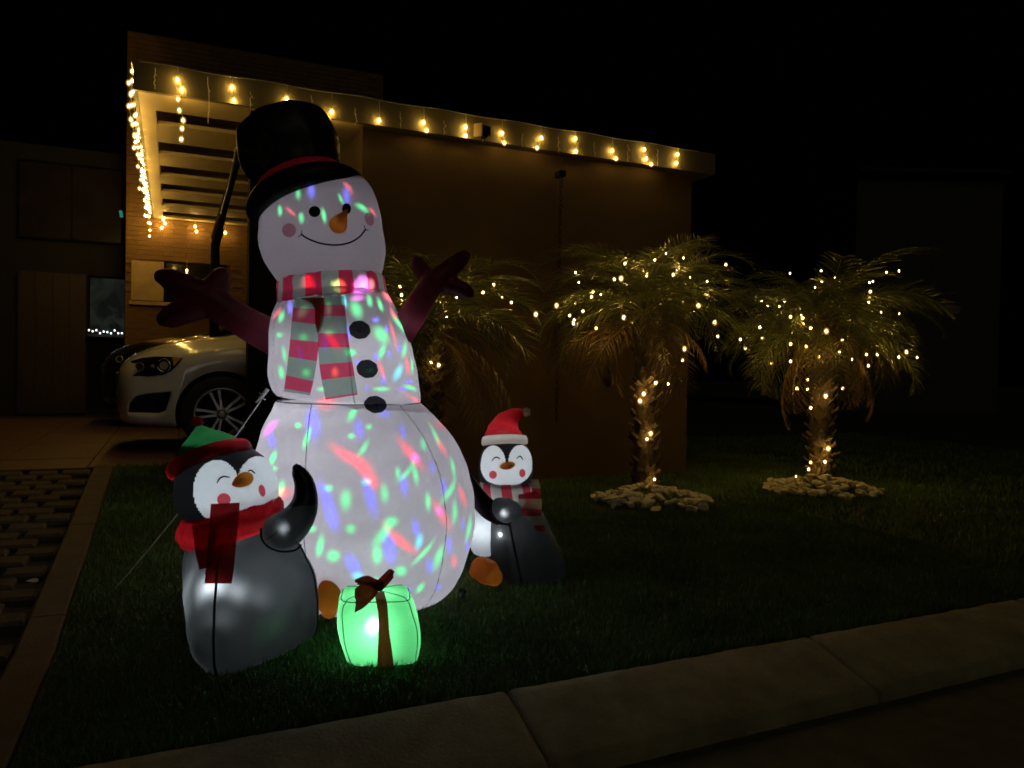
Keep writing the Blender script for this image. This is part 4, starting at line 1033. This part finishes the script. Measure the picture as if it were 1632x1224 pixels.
# inner lamps
cb = W(581, 815, YS); SM_E = .47
lamp('inner_lamp', cb, 2.6 * SM_E, (.96, .965, 1), .05, sm); lamp('inner_lamp', W(485, 905, YS - .06), .22, (.97, .98, 1), .03, sm); lamp('inner_lamp', W(715, 880, YS + .02), .12, (.97, .98, 1), .03, sm)
lamp('inner_lamp', W(545, 565, YS), 1.25 * SM_E, (.93, .92, 1), .05, sm)
lamp('inner_lamp', W(514, 388, YS), .80 * SM_E, (.93, .88, 1), .05, sm)
lamp('inner_lamp', hat_pt(0, .085, 0), .32, (1, .9, .92), .02, sm)
lamp('inner_lamp', nb0.lerp(tip, .3), .006, (1, .95, .85), .006, sm)  # added to brighten the nose from inside
lamp('inner_lamp', W(415, 528, YS), .035, (1, .8, .9), .02, sm); lamp('inner_lamp', W(655, 512, YS), .035, (1, .8, .9), .02, sm)  # added in both arms, standing in for light spilling from the torso
# rotating projector: coloured spots thrown through a pattern, aimed as on the night of the photo
PJ = W(549, 590, YS)
RD, BL, GR, CYN, MG, YL = (1, .10, .12), (.16, .16, 1), (.08, 1, .30), (.12, .9, 1), (1, .15, .85), (.9, .9, .2)
SPOTS = [(555,728,30,8,28,RD),(580,748,26,9,45,RD),(591,765,14,6,60,RD),(654,722,26,7,50,RD),(662,730,9,6,60,MG),(704,820,24,7,60,RD),(700,815,7,5,60,MG),(639,863,29,7,41,RD),(703,675,14,4,58,RD),(704,712,14,4,60,RD),(742,735,16,3,72,RD),(737,790,16,4,72,RD),(724,895,9,4,85,RD),(448,786,14,9,0,RD),(430,682,14,5,-50,MG),
(498,672,19,9,80,BL),(572,683,15,7,80,BL),(642,687,11,4,75,BL),(518,790,24,9,68,BL),(528,822,20,9,72,BL),(590,793,26,8,74,BL),(644,773,14,6,82,BL),(689,744,10,4,80,BL),(707,776,11,5,90,BL),(663,842,13,6,80,BL),(621,875,21,9,80,BL),(562,900,17,9,62,BL),(716,869,11,4,90,BL),(685,902,11,6,90,BL),(698,936,5,4,0,BL),(738,835,7,3,90,BL),(431,698,13,5,80,BL),(614,659,8,6,0,BL),(745,870,8,3,90,BL),
(489,698,15,4,-72,GR),(435,730,10,4,-70,GR),(435,747,6,4,0,GR),(448,778,11,5,-80,GR),(475,678,5,4,0,GR),(562,659,11,5,-60,GR),(588,680,5,4,0,GR),(560,695,5,4,0,GR),(580,714,13,4,-60,GR),(551,796,14,8,90,GR),(524,778,6,5,0,GR),(613,786,13,6,85,GR),(634,753,8,4,90,GR),(662,755,14,4,80,GR),(649,753,17,4,-50,GR),(675,708,9,4,80,GR),(682,799,12,4,88,GR),(611,850,22,7,-56,GR),(624,832,10,7,0,GR),(559,843,7,7,0,GR),(510,871,15,5,-80,GR),(531,886,9,8,0,GR),(495,843,8,5,0,GR),(601,884,12,7,90,GR),(668,863,11,5,-75,CYN),(676,881,22,3,-48,GR),(699,887,17,5,-68,GR),(718,782,20,4,-60,GR),(725,816,17,4,90,GR),(722,744,13,3,80,GR),(693,691,16,3,65,GR),(748,842,18,3,-80,GR),(639,910,8,7,0,GR),(670,937,8,4,-50,GR),(570,918,8,6,0,CYN),(584,768,7,5,0,CYN),(650,940,6,4,0,BL),(600,925,6,5,0,GR),
(448,505,8,4,-70,GR),(441,500,9,3,-60,RD),(445,534,5,4,0,GR),(453,565,11,3,80,GR),(448,593,9,4,80,GR),(462,490,10,4,90,BL),(484,538,6,5,0,GR),(488,594,6,6,0,GR),(482,498,9,6,-40,GR),(479,565,10,3,70,BL),(518,548,11,4,90,BL),(531,545,15,5,55,RD),(525,531,7,4,0,GR),(534,593,7,5,90,YL),(524,493,9,4,90,GR),(549,480,9,3,80,CYN),(568,493,13,8,70,GR),(555,531,11,3,80,BL),(558,562,8,5,0,GR),(570,475,9,4,0,MG),(599,510,5,4,0,BL),(589,480,8,4,80,GR),(606,486,9,3,70,GR),(608,534,13,8,50,GR),(609,560,10,4,-70,GR),(599,569,6,4,90,BL),(620,564,5,3,90,BL),(611,606,7,4,90,BL),(616,524,5,3,90,BL),(627,500,9,3,60,RD),(637,517,13,3,55,GR),(627,534,19,2.5,75,RD),(645,557,11,3,-80,GR),(637,555,5,3,90,BL),(635,593,12,5,-65,CYN),(649,582,13,3,80,RD),(657,582,11,2,85,GR),(608,589,13,3,70,RD),(620,476,10,3,55,RD),(652,608,6,3,0,BL),(655,618,9,3,20,GR),(608,620,11,3,0,GR),(512,620,5,3,0,GR),(666,640,13,3,45,RD),(680,650,13,3,50,CYN),(642,620,6,3,0,BL),(570,577,4,4,0,BL),(590,590,7,4,0,GR),(585,618,3,3,0,BL),(520,640,14,6,0,RD),
(489,452,9,9,0,RD),(578,455,12,11,0,MG),(592,456,5,10,0,GR),(540,455,9,7,0,YL),(446,336,9,4,88,GR),(480,347,10,5,85,GR),(516,343,13,4,80,GR),(496,304,13,7,88,BL),(475,309,9,5,90,GR),(552,312,17,7,84,BL),(555,298,13,4,50,RD),(543,317,10,3,65,GR),(578,331,14,5,38,GR),(594,337,11,3,55,RD),(463,337,12,3,40,RD)]
def projector():
    """pattern wheel: white light with coloured windows; brightness per elevation evened out by an added curve"""
    l = bpy.data.lights.new('projector_lamp', 'POINT'); l.energy = 1.0; l.shadow_soft_size = .0005; l.use_nodes = True
    o = bpy.data.objects.new('projector_lamp', l); col.objects.link(o); o.location = PJ; o.parent = sm
    nt = l.node_tree; em = nt.nodes['Emission']; em.inputs['Strength'].default_value = PROJ_E
    NW = nt.nodes.new; LK = nt.links.new
    src = NW('ShaderNodeTexCoord').outputs['Normal']; prev = None
    def dirto(x, y, bv=B_sm):
        p = cast(bv, x, y, 0); return None if p is None else (p - PJ)
    for (x, y, ha, hb_, ang, c) in SPOTS:
        bv = [neck.bvh] if 440 < y < 470 else B_sm
        if y < 400: ha *= .78; hb_ *= .78
        ca, sa = math.cos(R(ang)), math.sin(R(ang)); c0 = dirto(x, y, bv)
        if c0 is None: continue
        e = []
        for (dx, dy) in ((ca, sa), (-sa, ca)):
            h = ha if not e else hb_; v = None
            for sgn in (1, -1):
                q = dirto(x + dx * sgn * 2.0, y + dy * sgn * 2.0, bv)
                if q is not None: v = (q.normalized() - c0.normalized()) * sgn * (h / 2.0); break
            if v is None: break
            e.append(v)
        if len(e) < 2: continue
        d = c0.normalized(); u = e[0] - d * e[0].dot(d); v = e[1] - d * e[1].dot(d)
        if u.length < 1e-4 or v.length < 1e-4: continue
        A = np.array([[u.x, v.x], [u.y, v.y], [u.z, v.z]]); Uu, S, Vt = np.linalg.svd(A, full_matrices=False)
        ax = Vector(Uu[:, 0]); ay = Vector(Uu[:, 1]); az = d
        if ax.cross(ay).dot(az) < 0: ay = -ay
        eu = Matrix((ax, ay, az)).transposed().to_euler('XYZ')
        mp = NW('ShaderNodeMapping'); mp.vector_type = 'TEXTURE'; mp.inputs['Location'].default_value = d; mp.inputs['Rotation'].default_value = eu
        mp.inputs['Scale'].default_value = (min(.45, S[0] * 1.38), min(.45, S[1] * 1.38), 1.2)
        if prev:   # chained so the shader evaluates one spot after another
            ch = NW('ShaderNodeVectorMath'); ch.operation = 'MULTIPLY_ADD'; ch.inputs[1].default_value = (1e-9,) * 3
            LK(prev, ch.inputs[0]); LK(src, ch.inputs[2]); LK(ch.outputs[0], mp.inputs[0])
        else: LK(src, mp.inputs[0])
        ln = NW('ShaderNodeVectorMath'); ln.operation = 'LENGTH'; LK(mp.outputs[0], ln.inputs[0])
        mr = NW('ShaderNodeMapRange'); mr.interpolation_type = 'SMOOTHSTEP'
        for k, val in (('From Min', -.1), ('From Max', 1.3), ('To Min', 1), ('To Max', 0)): mr.inputs[k].default_value = val
        LK(ln.outputs['Value'], mr.inputs['Value'])
        ma = NW('ShaderNodeVectorMath'); ma.operation = 'MULTIPLY_ADD'
        f = random.uniform(.8, 1.2) * (1.0 if y < 400 else 1) * (1.6 if 440 < y < 470 else 1)
        ma.inputs[1].default_value = tuple(x_ * f for x_ in c); LK(mr.outputs[0], ma.inputs[0])
        if prev: LK(prev, ma.inputs[2])
        else: ma.inputs[2].default_value = (0, 0, 0)
        prev = ma.outputs[0]
    sep = NW('ShaderNodeSeparateXYZ'); LK(prev, sep.inputs[0])
    m1 = NW('ShaderNodeMath'); m1.operation = 'MAXIMUM'; LK(sep.outputs[0], m1.inputs[0]); LK(sep.outputs[1], m1.inputs[1])
    m2 = NW('ShaderNodeMath'); m2.operation = 'MAXIMUM'; LK(m1.outputs[0], m2.inputs[0]); LK(sep.outputs[2], m2.inputs[1])
    inv = NW('ShaderNodeMath'); inv.operation = 'SUBTRACT'; inv.use_clamp = True; inv.inputs[0].default_value = 1; LK(m2.outputs[0], inv.inputs[1])
    sz = NW('ShaderNodeSeparateXYZ'); LK(src, sz.inputs[0])
    up = NW('ShaderNodeMapRange'); up.interpolation_type = 'SMOOTHSTEP'
    for k, val in (('From Min', .35), ('From Max', .66), ('To Min', WHITE), ('To Max', 0)): up.inputs[k].default_value = val
    LK(sz.outputs[2], up.inputs['Value'])
    wm = NW('ShaderNodeMath'); wm.operation = 'MULTIPLY'; LK(inv.outputs[0], wm.inputs[0]); LK(up.outputs[0], wm.inputs[1])
    wc = NW('ShaderNodeCombineXYZ')
    for k, f in enumerate((.96, .965, 1.0)):
        q = NW('ShaderNodeMath'); q.operation = 'MULTIPLY'; q.inputs[1].default_value = f; LK(wm.outputs[0], q.inputs[0]); LK(q.outputs[0], wc.inputs[k])
    ad = NW('ShaderNodeVectorMath'); ad.operation = 'ADD'; LK(prev, ad.inputs[0]); LK(wc.outputs[0], ad.inputs[1])
    # added curve evening out the falloff over distance
    vals = []
    for i in range(24):
        z = -1 + 2 * i / 23; acc = []
        for az in (-130, -110, -90, -70, -50, -30):
            d = Vector((math.cos(R(az)) * math.sqrt(max(0, 1 - z * z)), math.sin(R(az)) * math.sqrt(max(0, 1 - z * z)), z))
            best = None
            for b_ in B_sm:
                h = b_.ray_cast(PJ, d)
                if h[0] is not None and (best is None or h[3] < best[3]): best = h
            if best: acc.append(best[3] ** 2 / max(.3, abs(best[1].dot(d))))
        vals.append(sum(acc) / len(acc) if acc else .5)
    mxv = max(vals); rp = NW('ShaderNodeValToRGB'); cr = rp.color_ramp
    while len(cr.elements) < 24: cr.elements.new(.5)
    for i in range(24): cr.elements[i].position = i / 23; cr.elements[i].color = (vals[i] / mxv,) * 3 + (1,)
    hz = NW('ShaderNodeMath'); hz.operation = 'MULTIPLY_ADD'; hz.inputs[1].default_value = .5; hz.inputs[2].default_value = .5
    LK(sz.outputs[2], hz.inputs[0]); LK(hz.outputs[0], rp.inputs[0])
    fin = NW('ShaderNodeVectorMath'); fin.operation = 'MULTIPLY'; LK(ad.outputs[0], fin.inputs[0]); LK(rp.outputs[0], fin.inputs[1])
    LK(fin.outputs[0], em.inputs['Color']); em.inputs['Strength'].default_value = PROJ_E * mxv
PROJ_E = 108.0; WHITE = .18
projector()
root_at(sm, (cb.x, cb.y, 0))

# ---- penguins
def face_head(loft, name, white, parent, n=200):
    """head shell split into the black hood and the white face panel"""
    m = loft.m; vs, A, B = [], [], []
    for i in range(m):
        for k in range(n): vs.append(loft.pt(i, 2 * math.pi * k / n))
    px_ = [pix(v) for v in vs]
    for i in range(m - 1):
        for k in range(n):
            a = i * n + k; b = i * n + (k + 1) % n; f = (a, b, b + n, a + n)
            x = sum(px_[q][0] for q in f) / 4; y = sum(px_[q][1] for q in f) / 4; c = vs[a]
            front = c.y < loft.K[i][1] + loft.K[i][3] * .30
            (B if front and white(x, y) else A).append(f)
    o = mesh_obj(name, vs, A, M['pblack'], parent, True); o2 = mesh_obj('face_panel', vs, B, M['pwhite'], parent, True)
    for ob in (o, o2):
        bm = bmesh.new(); bm.from_mesh(ob.data); bmesh.ops.delete(bm, geom=[v for v in bm.verts if not v.link_faces], context='VERTS')
        bd = [v for v in bm.verts if v.is_boundary and False]
        bm.to_mesh(ob.data); bm.free(); ob.data.shade_smooth()
    loft.bvh = BVHTree.FromPolygons(vs, A + B)
    return o, o2
def ell(x, y, cx, cy_, rx, ry): return ((x - cx) / rx) ** 2 + ((y - cy_) / ry) ** 2 < 1
# left penguin
pg = empty('inflatable_penguin', 'large inflatable penguin in green elf hat with raised wing, left of the snowman', 'penguin', 'inflatable penguins beside the snowman')
YP = 2.85
body = Loft([(410, 1014, 78, YP, 0, 1.8), (410, 1011, 90, YP, 0, 1.85), (409, 998, 96, YP, 0, 1.8), (405, 960, 101, YP, 0, 1.65), (399, 918, 101, YP, 0, 1.45), (391, 884, 95, YP, 0, 1.25), (384, 856, 84, YP, 0, 1.05), (378, 842, 66, YP, 0, 1)], 50, p=1.5, wr=.02, seed=5, gores=0, pk=.07)
body.obj('body', M['pbody'], pg, 120, cap0=True)
hd = Loft([(364, 826, 58, YP - .05), (363, 815, 74, YP - .05), (362, 790, 79, YP - .05), (361, 762, 77, YP - .05), (357, 738, 70, YP - .05), (351, 722, 58, YP - .05), (345, 712, 46, YP - .05)], 110, dr=.95, wr=.006)
hood, face = face_head(hd, 'hood', lambda x, y: ell(x, y, 346, 782, 38, 49) or ell(x, y, 412, 776, 35, 49) or (y > 778 and ell(x, y, 378, 785, 70, 42)), pg)
BP = [hd.bvh]; BB = [body.bvh]
front = -math.pi / 2
body.line('seam', front, M['bseam'], pg, .0045, t0=1, t1=44, off=.001)
body.line('seam', R(0), M['bseam'], pg, .004, t0=1, t1=44, off=.001); body.line('seam', R(180), M['bseam'], pg, .004, t0=1, t1=44, off=.001)
body.hoop('seam', 6.5, M['bseam'], pg, .004)
stroke('closed_eye', BP, [(346, 770), (350, 763), (357, 759.5), (366, 761)], .0032, M['ink_black'], pg); stroke('closed_eye', BP, [(395, 751), (400, 750), (406, 755)], .0028, M['ink_black'], pg)
disc('cheek', BP, 357, 796, 10.8, 10.2, M['ink_rose'], pg, .002); disc('cheek', BP, 417, 782, 5.2, 9.5, M['ink_rose'], pg, .002, -12)
b0 = cast(BP, 392, 763, -.01); tip = W(370, 773, b0.y - .075)
def beak(b0, tip, rx, rz, parent):
    vs, fs = [], []; ax = (tip - b0); s1 = Vector((1, 0, .15)).normalized(); s2 = Vector((0, 0, 1)); n = 20
    for q in range(9):
        t = q / 8; sc_ = (1 - t ** 1.6) + .03
        for k in range(n): a = 2 * math.pi * k / n; vs.append(b0 + ax * t + s1 * rx * sc_ * math.cos(a) + s2 * rz * sc_ * math.sin(a))
    for q in range(8):
        for k in range(n): a = q * n + k; b = q * n + (k + 1) % n; fs.append((a, b, b + n, a + n))
    fs.append(tuple(8 * n + k for k in range(n)))
    return mesh_obj('beak', vs, fs, M['orange'], parent, True)
beak(b0, tip, .030, .026, pg)
# fur scarf round the neck
def fur_ring(keys, mat, parent, m=26, seed=0, amp=.035):
    L = Loft(keys, m, dr=.95); n = 260; vs, fs = [], []; rr = random.Random(seed)
    for i in range(m):
        for k in range(n): vs.append(L.pt(i, 2 * math.pi * k / n, rr.uniform(-.002, .004) + amp * .25 * mnoise.noise(Vector((math.cos(2 * math.pi * k / n) * 5, math.sin(2 * math.pi * k / n) * 5, i * .2)))))
    for i in range(m - 1):
        for k in range(n): a = i * n + k; b = i * n + (k + 1) % n; fs.append((a, b, b + n, a + n))
    o = mesh_obj('scarf', vs, fs, mat, parent, True); L.bvh = BVHTree.FromPolygons(vs, fs); return L
scf = fur_ring([(373, 856, 66, YP - .03, 15), (371, 850, 76, YP - .04, 15), (369, 838, 82, YP - .05, 15), (368, 822, 81, YP - .05, 15), (367, 810, 74, YP - .05, 14), (366, 806, 60, YP - .05, 13)], M['red'], pg)
BS = [scf.bvh, body.bvh, hd.bvh]
drape('scarf_tail', [(306, 838, 348, 832), (309, 860, 344, 858), (312, 885, 342, 885), (318, 908, 337, 903)], BS, .008, [M['dred']], pg, nu=6, nv=20, smooth=2)
drape('scarf_tail', [(336, 803, 382, 801), (334, 830, 380, 828), (331, 870, 376, 870), (328, 905, 373, 905), (326, 930, 369, 930)], BS, .016, [M['dred']], pg, nu=8, nv=30, smooth=5, wav=.004)
wing = blob('wing', [[(447, 846, 30, YP - .22), (462, 840, 30, YP - .22), (480, 818, 25, YP - .20), (487, 795, 20, YP - .18), (485, 770, 16, YP - .16), (476, 752, 12, YP - .16), (473, 746, 8, YP - .16)]], [M['pbody'], M['pblack']], pg, vox=.006, it=6)
for p in wing.data.polygons:
    x, y = pix(p.center); p.material_index = 1 if y < 806 - (x - 480) * .1 else 0
Bw = [bvh_of(wing)]
tube('seam', [p for p in [W(x, y, YP - .30) for x, y in catmull([(416, 842), (417, 858), (428, 872), (448, 879), (470, 877), (480, 868)], 20)]], .0035, M['bseam'], pg, 6)
stroke('seam', Bw, [(424, 861), (436, 852), (443, 846)], .002, M['bseam'], pg, n=10)
foot = blob('foot', [[(528, 925, 17, YP + .13), (526, 945, 21, YP + .11), (524, 962, 19, YP + .10), (525, 974, 13, YP + .10)]], M['orange'], pg, vox=.006, it=6)
# elf hat
hc = W(335, 733, YP - .055); a = R(24); tb = R(11)
e1 = Vector((math.cos(a), 0, math.sin(a))); e3 = (Vector((-math.sin(a), 0, math.cos(a))) * math.cos(tb) + Vector((0, 1, 0)) * math.sin(tb)).normalized(); e2 = e3.cross(e1)
ehat, _ = hat_lathe('elf_hat', [(.122, .018), (.112, .045), (.085, .072), (.052, .098), (.024, .122), (.004, .14)], M['green'], pg, wr=.02, seed=7)
hat_lathe('hat_brim', [(.118, .020), (.138, .026), (.152, .006), (.146, -.020), (.122, -.030)], M['hatred'], ehat, wr=.012, seed=2)
bm = bmesh.new(); bmesh.ops.create_icosphere(bm, subdivisions=3, radius=.021, matrix=Matrix.Translation(hat_pt(0, .150, 0)))
for v in bm.verts: v.co += v.normal * random.uniform(-.002, .003)
bm_obj('pompom', bm, M['hatred'], ehat); lamp('inner_lamp', hat_pt(0, .0, 0), .22, (.9, .95, 1), .02, pg); lamp('inner_lamp', hat_pt(.128, -.002, R(200)), .03, (1, .9, .9), .005, pg)  # last lamp added to brighten the brim's left side
lamp('inner_lamp', W(342, 938, YP - .16), .85, (.86, .95, 1), .02, pg); lamp('inner_lamp', W(376, 946, YP - .16), .22, (.86, .95, 1), .02, pg); lamp('inner_lamp', W(410, 953, YP - .10), .05, (.86, .95, 1), .02, pg); lamp('inner_lamp', W(352, 985, YP - .18), .06, (.86, .95, 1), .02, pg); lamp('inner_lamp', W(430, 930, YP + .0), .22, (.86, .95, 1), .12, pg)  # weak side lamps added to stretch the hot spot into a streak
lamp('inner_lamp', W(366, 778, YP - .05), .75, (.84, .94, 1), .04, pg); lamp('inner_lamp', W(370, 835, YP - .05), .45, (.9, .95, 1), .03, pg)
lamp('inner_lamp', W(524, 966, YP + .10), .016, (1, .95, .8), .01, pg); lamp('inner_lamp', W(452, 842, YP - .22), .05, (.86, .95, 1), .01, pg)  # first lamp added to light the foot, standing in for body light
root_at(pg, (W(400, 950, YP).x, YP, 0))
# right penguin
pr = empty('inflatable_penguin', 'smaller inflatable penguin in red Santa hat and striped scarf, right of the snowman', 'penguin', 'inflatable penguins beside the snowman')
YQ = 3.75
body = Loft([(843, 919, 50, YQ), (843, 915, 57, YQ), (843, 905, 59, YQ), (837, 878, 58, YQ), (829, 850, 53, YQ), (822, 820, 46, YQ), (817, 802, 42, YQ), (814, 790, 34, YQ)], 44, dr=1.1, p=1.8, rot=R(-14), wr=.02, seed=15, pk=.06)
body.obj('body', M['pbody'], pr, 110, cap0=True)
fr_ = R(-104)
body.line('seam', fr_, M['bseam'], pr, .005, t0=1, t1=36, off=.001); body.hoop('seam', 5, M['bseam'], pr, .004)
bel = Loft([(772, 886, 8, YQ + .0), (772, 878, 20, YQ), (774, 850, 30, YQ), (775, 820, 30, YQ), (778, 795, 24, YQ), (782, 784, 10, YQ)], 24, dr=.8)
bel.obj('belly', M['pwhite'], pr, 60)
hd = Loft([(807, 775, 34, YQ - .03), (807, 768, 41, YQ - .03), (806, 750, 43.5, YQ - .03), (806, 730, 42, YQ - .03), (806, 716, 37, YQ - .03), (805, 707, 32, YQ - .03)], 100, dr=.95)
face_head(hd, 'hood', lambda x, y: ell(x, y, 786, 740, 20, 30) or ell(x, y, 829, 738, 19, 29) or (y > 744 and ell(x, y, 807, 745, 41, 30)), pr, 180)
BQ = [hd.bvh]
stroke('closed_eye', BQ, [(784, 735), (788, 730), (793, 729), (797, 732)], .003, M['ink_black'], pr); stroke('closed_eye', BQ, [(823, 731), (827, 727.5), (830, 728), (833, 733)], .003, M['ink_black'], pr)
disc('cheek', BQ, 786, 756.5, 6.2, 6.4, M['ink_rose'], pr, .002); disc('cheek', BQ, 832, 754, 5, 6.6, M['ink_rose'], pr, .002)
b0 = cast(BQ, 809, 742, -.01); beak(b0, W(810, 744, b0.y - .07), .036, .018, pr)
nk = Loft([(812, 798, 42, YQ - .02, -3), (811, 792, 45, YQ - .03, -2), (809, 780, 45, YQ - .03), (808, 770, 44, YQ - .03), (807, 766, 40, YQ - .03)], 12, dr=.95, gores=14, g=.03, wr=.03)
nk.obj('scarf', [M['p_red'], M['p_white']], pr, 120, matf=lambda c, th, i: int(((th + .25) % (2 * math.pi)) / (2 * math.pi) * 16) % 2)
BR_ = [nk.bvh, body.bvh, hd.bvh]
drape('scarf_tail', [(826, 788, 856, 782), (826, 795, 863, 795), (824, 812, 863, 815), (840, 828, 864, 826), (856, 846, 870, 846)], BR_, .012, [M['p_red'], M['p_white']], pr, nu=8, nv=24, matf=lambda u, v: int(v * 4.6) % 2, smooth=2)
drape('scarf_tail', [(846, 764, 858, 764), (847, 775, 861, 776), (848, 788, 862, 790)], BR_, .02, [M['p_white'], M['p_red']], pr, nu=5, nv=10, matf=lambda u, v: 0 if v < .6 else 1, smooth=2)
wg_ = blob('wing', [[(749, 758, 4, YQ - .30), (754, 775, 10, YQ - .30), (764, 795, 15, YQ - .28), (779, 812, 16, YQ - .26), (796, 824, 14, YQ - .24)]], M['pblack'], pr, vox=.006, it=5)
pm = blob('wing_tip', [[(797, 810, 18, YQ - .27), (806, 813, 21, YQ - .27), (815, 815, 18, YQ - .27)]], M['pbody'], pr, vox=.006, it=5)
tube('seam', [W(x, y, YQ - .36) for x, y in catmull([(781, 812), (788, 826), (800, 834), (812, 837)], 14)], .0045, M['bseam'], pr, 6)
blob('foot', [[(768, 905, 19, YQ - .22), (778, 913, 21, YQ - .22), (787, 920, 15, YQ - .24)], [(766, 900, 14, YQ - .22), (757, 912, 10, YQ - .22)]], M['orange'], pr, vox=.007, it=5)
K = catmull([(*W(803, 696, YQ - .02), .092), (*W(804, 688, YQ - .01), .085), (*W(808, 675, YQ), .066), (*W(817, 664, YQ), .042), (*W(828, 658, YQ), .024), (*W(836, 658, YQ), .010)], 24)
v, f = tube_geo([Vector(k[:3]) for k in K], [k[3] * (1 + .03 * math.sin(i * 1.3)) for i, k in enumerate(K)], 32, cap=False)
sh = mesh_obj('santa_hat', v, f, M['hatred'], pr, True)
hc = W(804, 703, YQ - .03); a = R(3); tb = R(10)
e1 = Vector((math.cos(a), 0, math.sin(a))); e3 = (Vector((-math.sin(a), 0, math.cos(a))) * math.cos(tb) + Vector((0, 1, 0)) * math.sin(tb)).normalized(); e2 = e3.cross(e1)
hat_lathe('hat_brim', [(.088, .02), (.104, .022), (.112, .0), (.108, -.018), (.09, -.02)], M['p_white'], sh, wr=.01)
bm = bmesh.new(); bmesh.ops.create_icosphere(bm, subdivisions=3, radius=.021, matrix=Matrix.Translation(W(839, 657, YQ)))
for v in bm.verts: v.co += v.normal * random.uniform(-.002, .003)
bm_obj('pompom', bm, M['p_white'], sh)
lamp('inner_lamp', W(797, 852, YQ - .13), .55, (.9, .95, 1), .012, pr); lamp('inner_lamp', W(806, 742, YQ - .03), .48, (.9, .97, 1), .03, pr)
lamp('inner_lamp', W(770, 840, YQ), .40, (.9, .95, 1), .02, pr); lamp('inner_lamp', W(808, 782, YQ - .03), .22, (.9, .95, 1), .03, pr); lamp('inner_lamp', W(786, 924, YQ - .23), .010, (1, .95, .8), .01, pr)  # last lamp added to light the foot from inside
lamp('inner_lamp', W(802, 818, YQ - .27), .16, (.9, .95, 1), .01, pr); lamp('inner_lamp', W(805, 694, YQ - .02), .20, (1, .95, .9), .02, pr)
root_at(pr, (W(842, 919, YQ).x, YQ, 0))

# ---- gift box
gf = empty('inflatable_gift_box', 'glowing mint green inflatable present with brown ribbon bow on the grass', 'gift box')
YG = 2.66
gb = Loft([(612, 1046, 44, YG), (611, 1044, 52, YG), (609, 1036, 57, YG), (606, 1010, 63, YG), (602, 980, 63, YG), (599, 956, 58, YG), (599, 947, 53, YG), (599, 943, 48, YG), (599, 941, 30, YG), (599, 940, 1, YG)], 50, dr=.82, p=5.5, rot=R(9), wr=.03, seed=3)
gb.obj('box', M['gift'], gf, 140, cap0=True)
BG = [gb.bvh]
for th in (R(55), R(145), R(235), R(325)): gb.line('seam', th, M['seam'], gf, .0018, off=0)
gb.hoop('seam', 33, M['seam'], gf, .0016)
drape('ribbon', [(596, 944, 612, 942), (600, 962, 617, 962), (603, 985, 619, 985), (603, 1010, 621, 1010), (602, 1038, 625, 1038), (601, 1066, 628, 1063)], BG, .006, [M['ribbon']], gf, nu=8, nv=40, smooth=1, wav=.003)
def bow(rows, name='bow', wav=.01):
    K = catmull([(*W(xl, yl, Y), *W(xr, yr, Y2)) for xl, yl, xr, yr, Y, Y2 in rows], 18); vs, fs = [], []; nu = 8
    for j, k in enumerate(K):
        p, q = Vector(k[:3]), Vector(k[3:])
        for i in range(nu + 1): vs.append(p.lerp(q, i / nu) + Vector((0, -wav * math.sin(i / nu * 7 + j * .4), wav * .4 * math.cos(i * 1.3))))
    for j in range(17):
        for i in range(nu): a = j * (nu + 1) + i; fs.append((a, a + 1, a + nu + 2, a + nu + 1))
    return mesh_obj(name, vs, fs, M['ribbon'], gf, True)
yb = YG - .16
bow([(606, 926, 602, 944, yb, yb), (590, 928, 594, 954, yb - .02, yb - .03), (575, 934, 580, 968, yb - .02, yb - .03), (566, 940, 566, 974, yb, yb)])
bow([(606, 926, 603, 940, yb - .02, yb - .02), (588, 920, 590, 934, yb - .05, yb - .05), (566, 925, 570, 930, yb, yb)])
bow([(602, 926, 606, 942, yb, yb), (612, 916, 617, 932, yb - .02, yb - .02), (620, 910, 627, 920, yb - .02, yb - .02), (629, 912, 622, 926, yb, yb)])
bm = bmesh.new(); bmesh.ops.create_icosphere(bm, subdivisions=2, radius=.018, matrix=Matrix.Translation(W(604, 934, yb - .01))); bm_obj('knot', bm, M['ribbon'], gf, True)
lamp('inner_lamp', W(596, 996, YG - .03), 1.35, (.9, 1, .92), .012, gf)
root_at(gf, (W(605, 1036, YG).x, YG, 0))

# ---- guy rope and its stake
gp = W(175, 948, 3.18); top_ = W(427, 622, YS - .02)
rp = empty('guy_rope', 'white guy rope from the snowman down to the lawn at left', 'rope')
tube('cord', [top_.lerp(gp, t) - Vector((0, 0, .03 * math.sin(math.pi * t))) for t in np.linspace(0, 1, 20)], .0026, M['rope'], rp, 6)
for (x1, y1, x2, y2, r) in ((427, 620, 414, 634, .009), (414, 634, 408, 641, .004), (419, 628, 413, 626, .0025), (418, 634, 423, 637, .0025)):
    tube('knot', [W(x1, y1, YS - .03), W((x1 + x2) / 2, (y1 + y2) / 2 + 1, YS - .035), W(x2, y2, YS - .03)], r, M['rope'], rp, 6)
tube('stake', [gp + Vector((.005, 0, .03)), gp + Vector((-.02, .01, -.08))], .005, M['strap'], rp, 6)
root_at(rp, gp)
# pale leaf fallen on the pavers
lp = W(64, 938, 2.99)
def fallen(p, s, seed):
    rr = random.Random(seed); vs = [Vector((math.cos(t) * s, math.sin(t) * s * .5, .006 * math.sin(t * 2) + .01)) for t in np.linspace(0, 2 * math.pi, 10)[:-1]]
    o = mesh_obj('fallen_leaf', vs + [Vector((0, 0, .002))], [(i, (i + 1) % 9, 9) for i in range(9)], M['stone']); o.matrix_basis = Matrix.Translation(p) @ Matrix.Rotation(rr.uniform(0, 6), 4, 'Z'); return o
q = at_ground(46, 938, .10); tag(fallen(q + Vector((0, 0, .02)), .035, 1), 'pale fallen leaf lying on the dark driveway pavers', 'leaf')
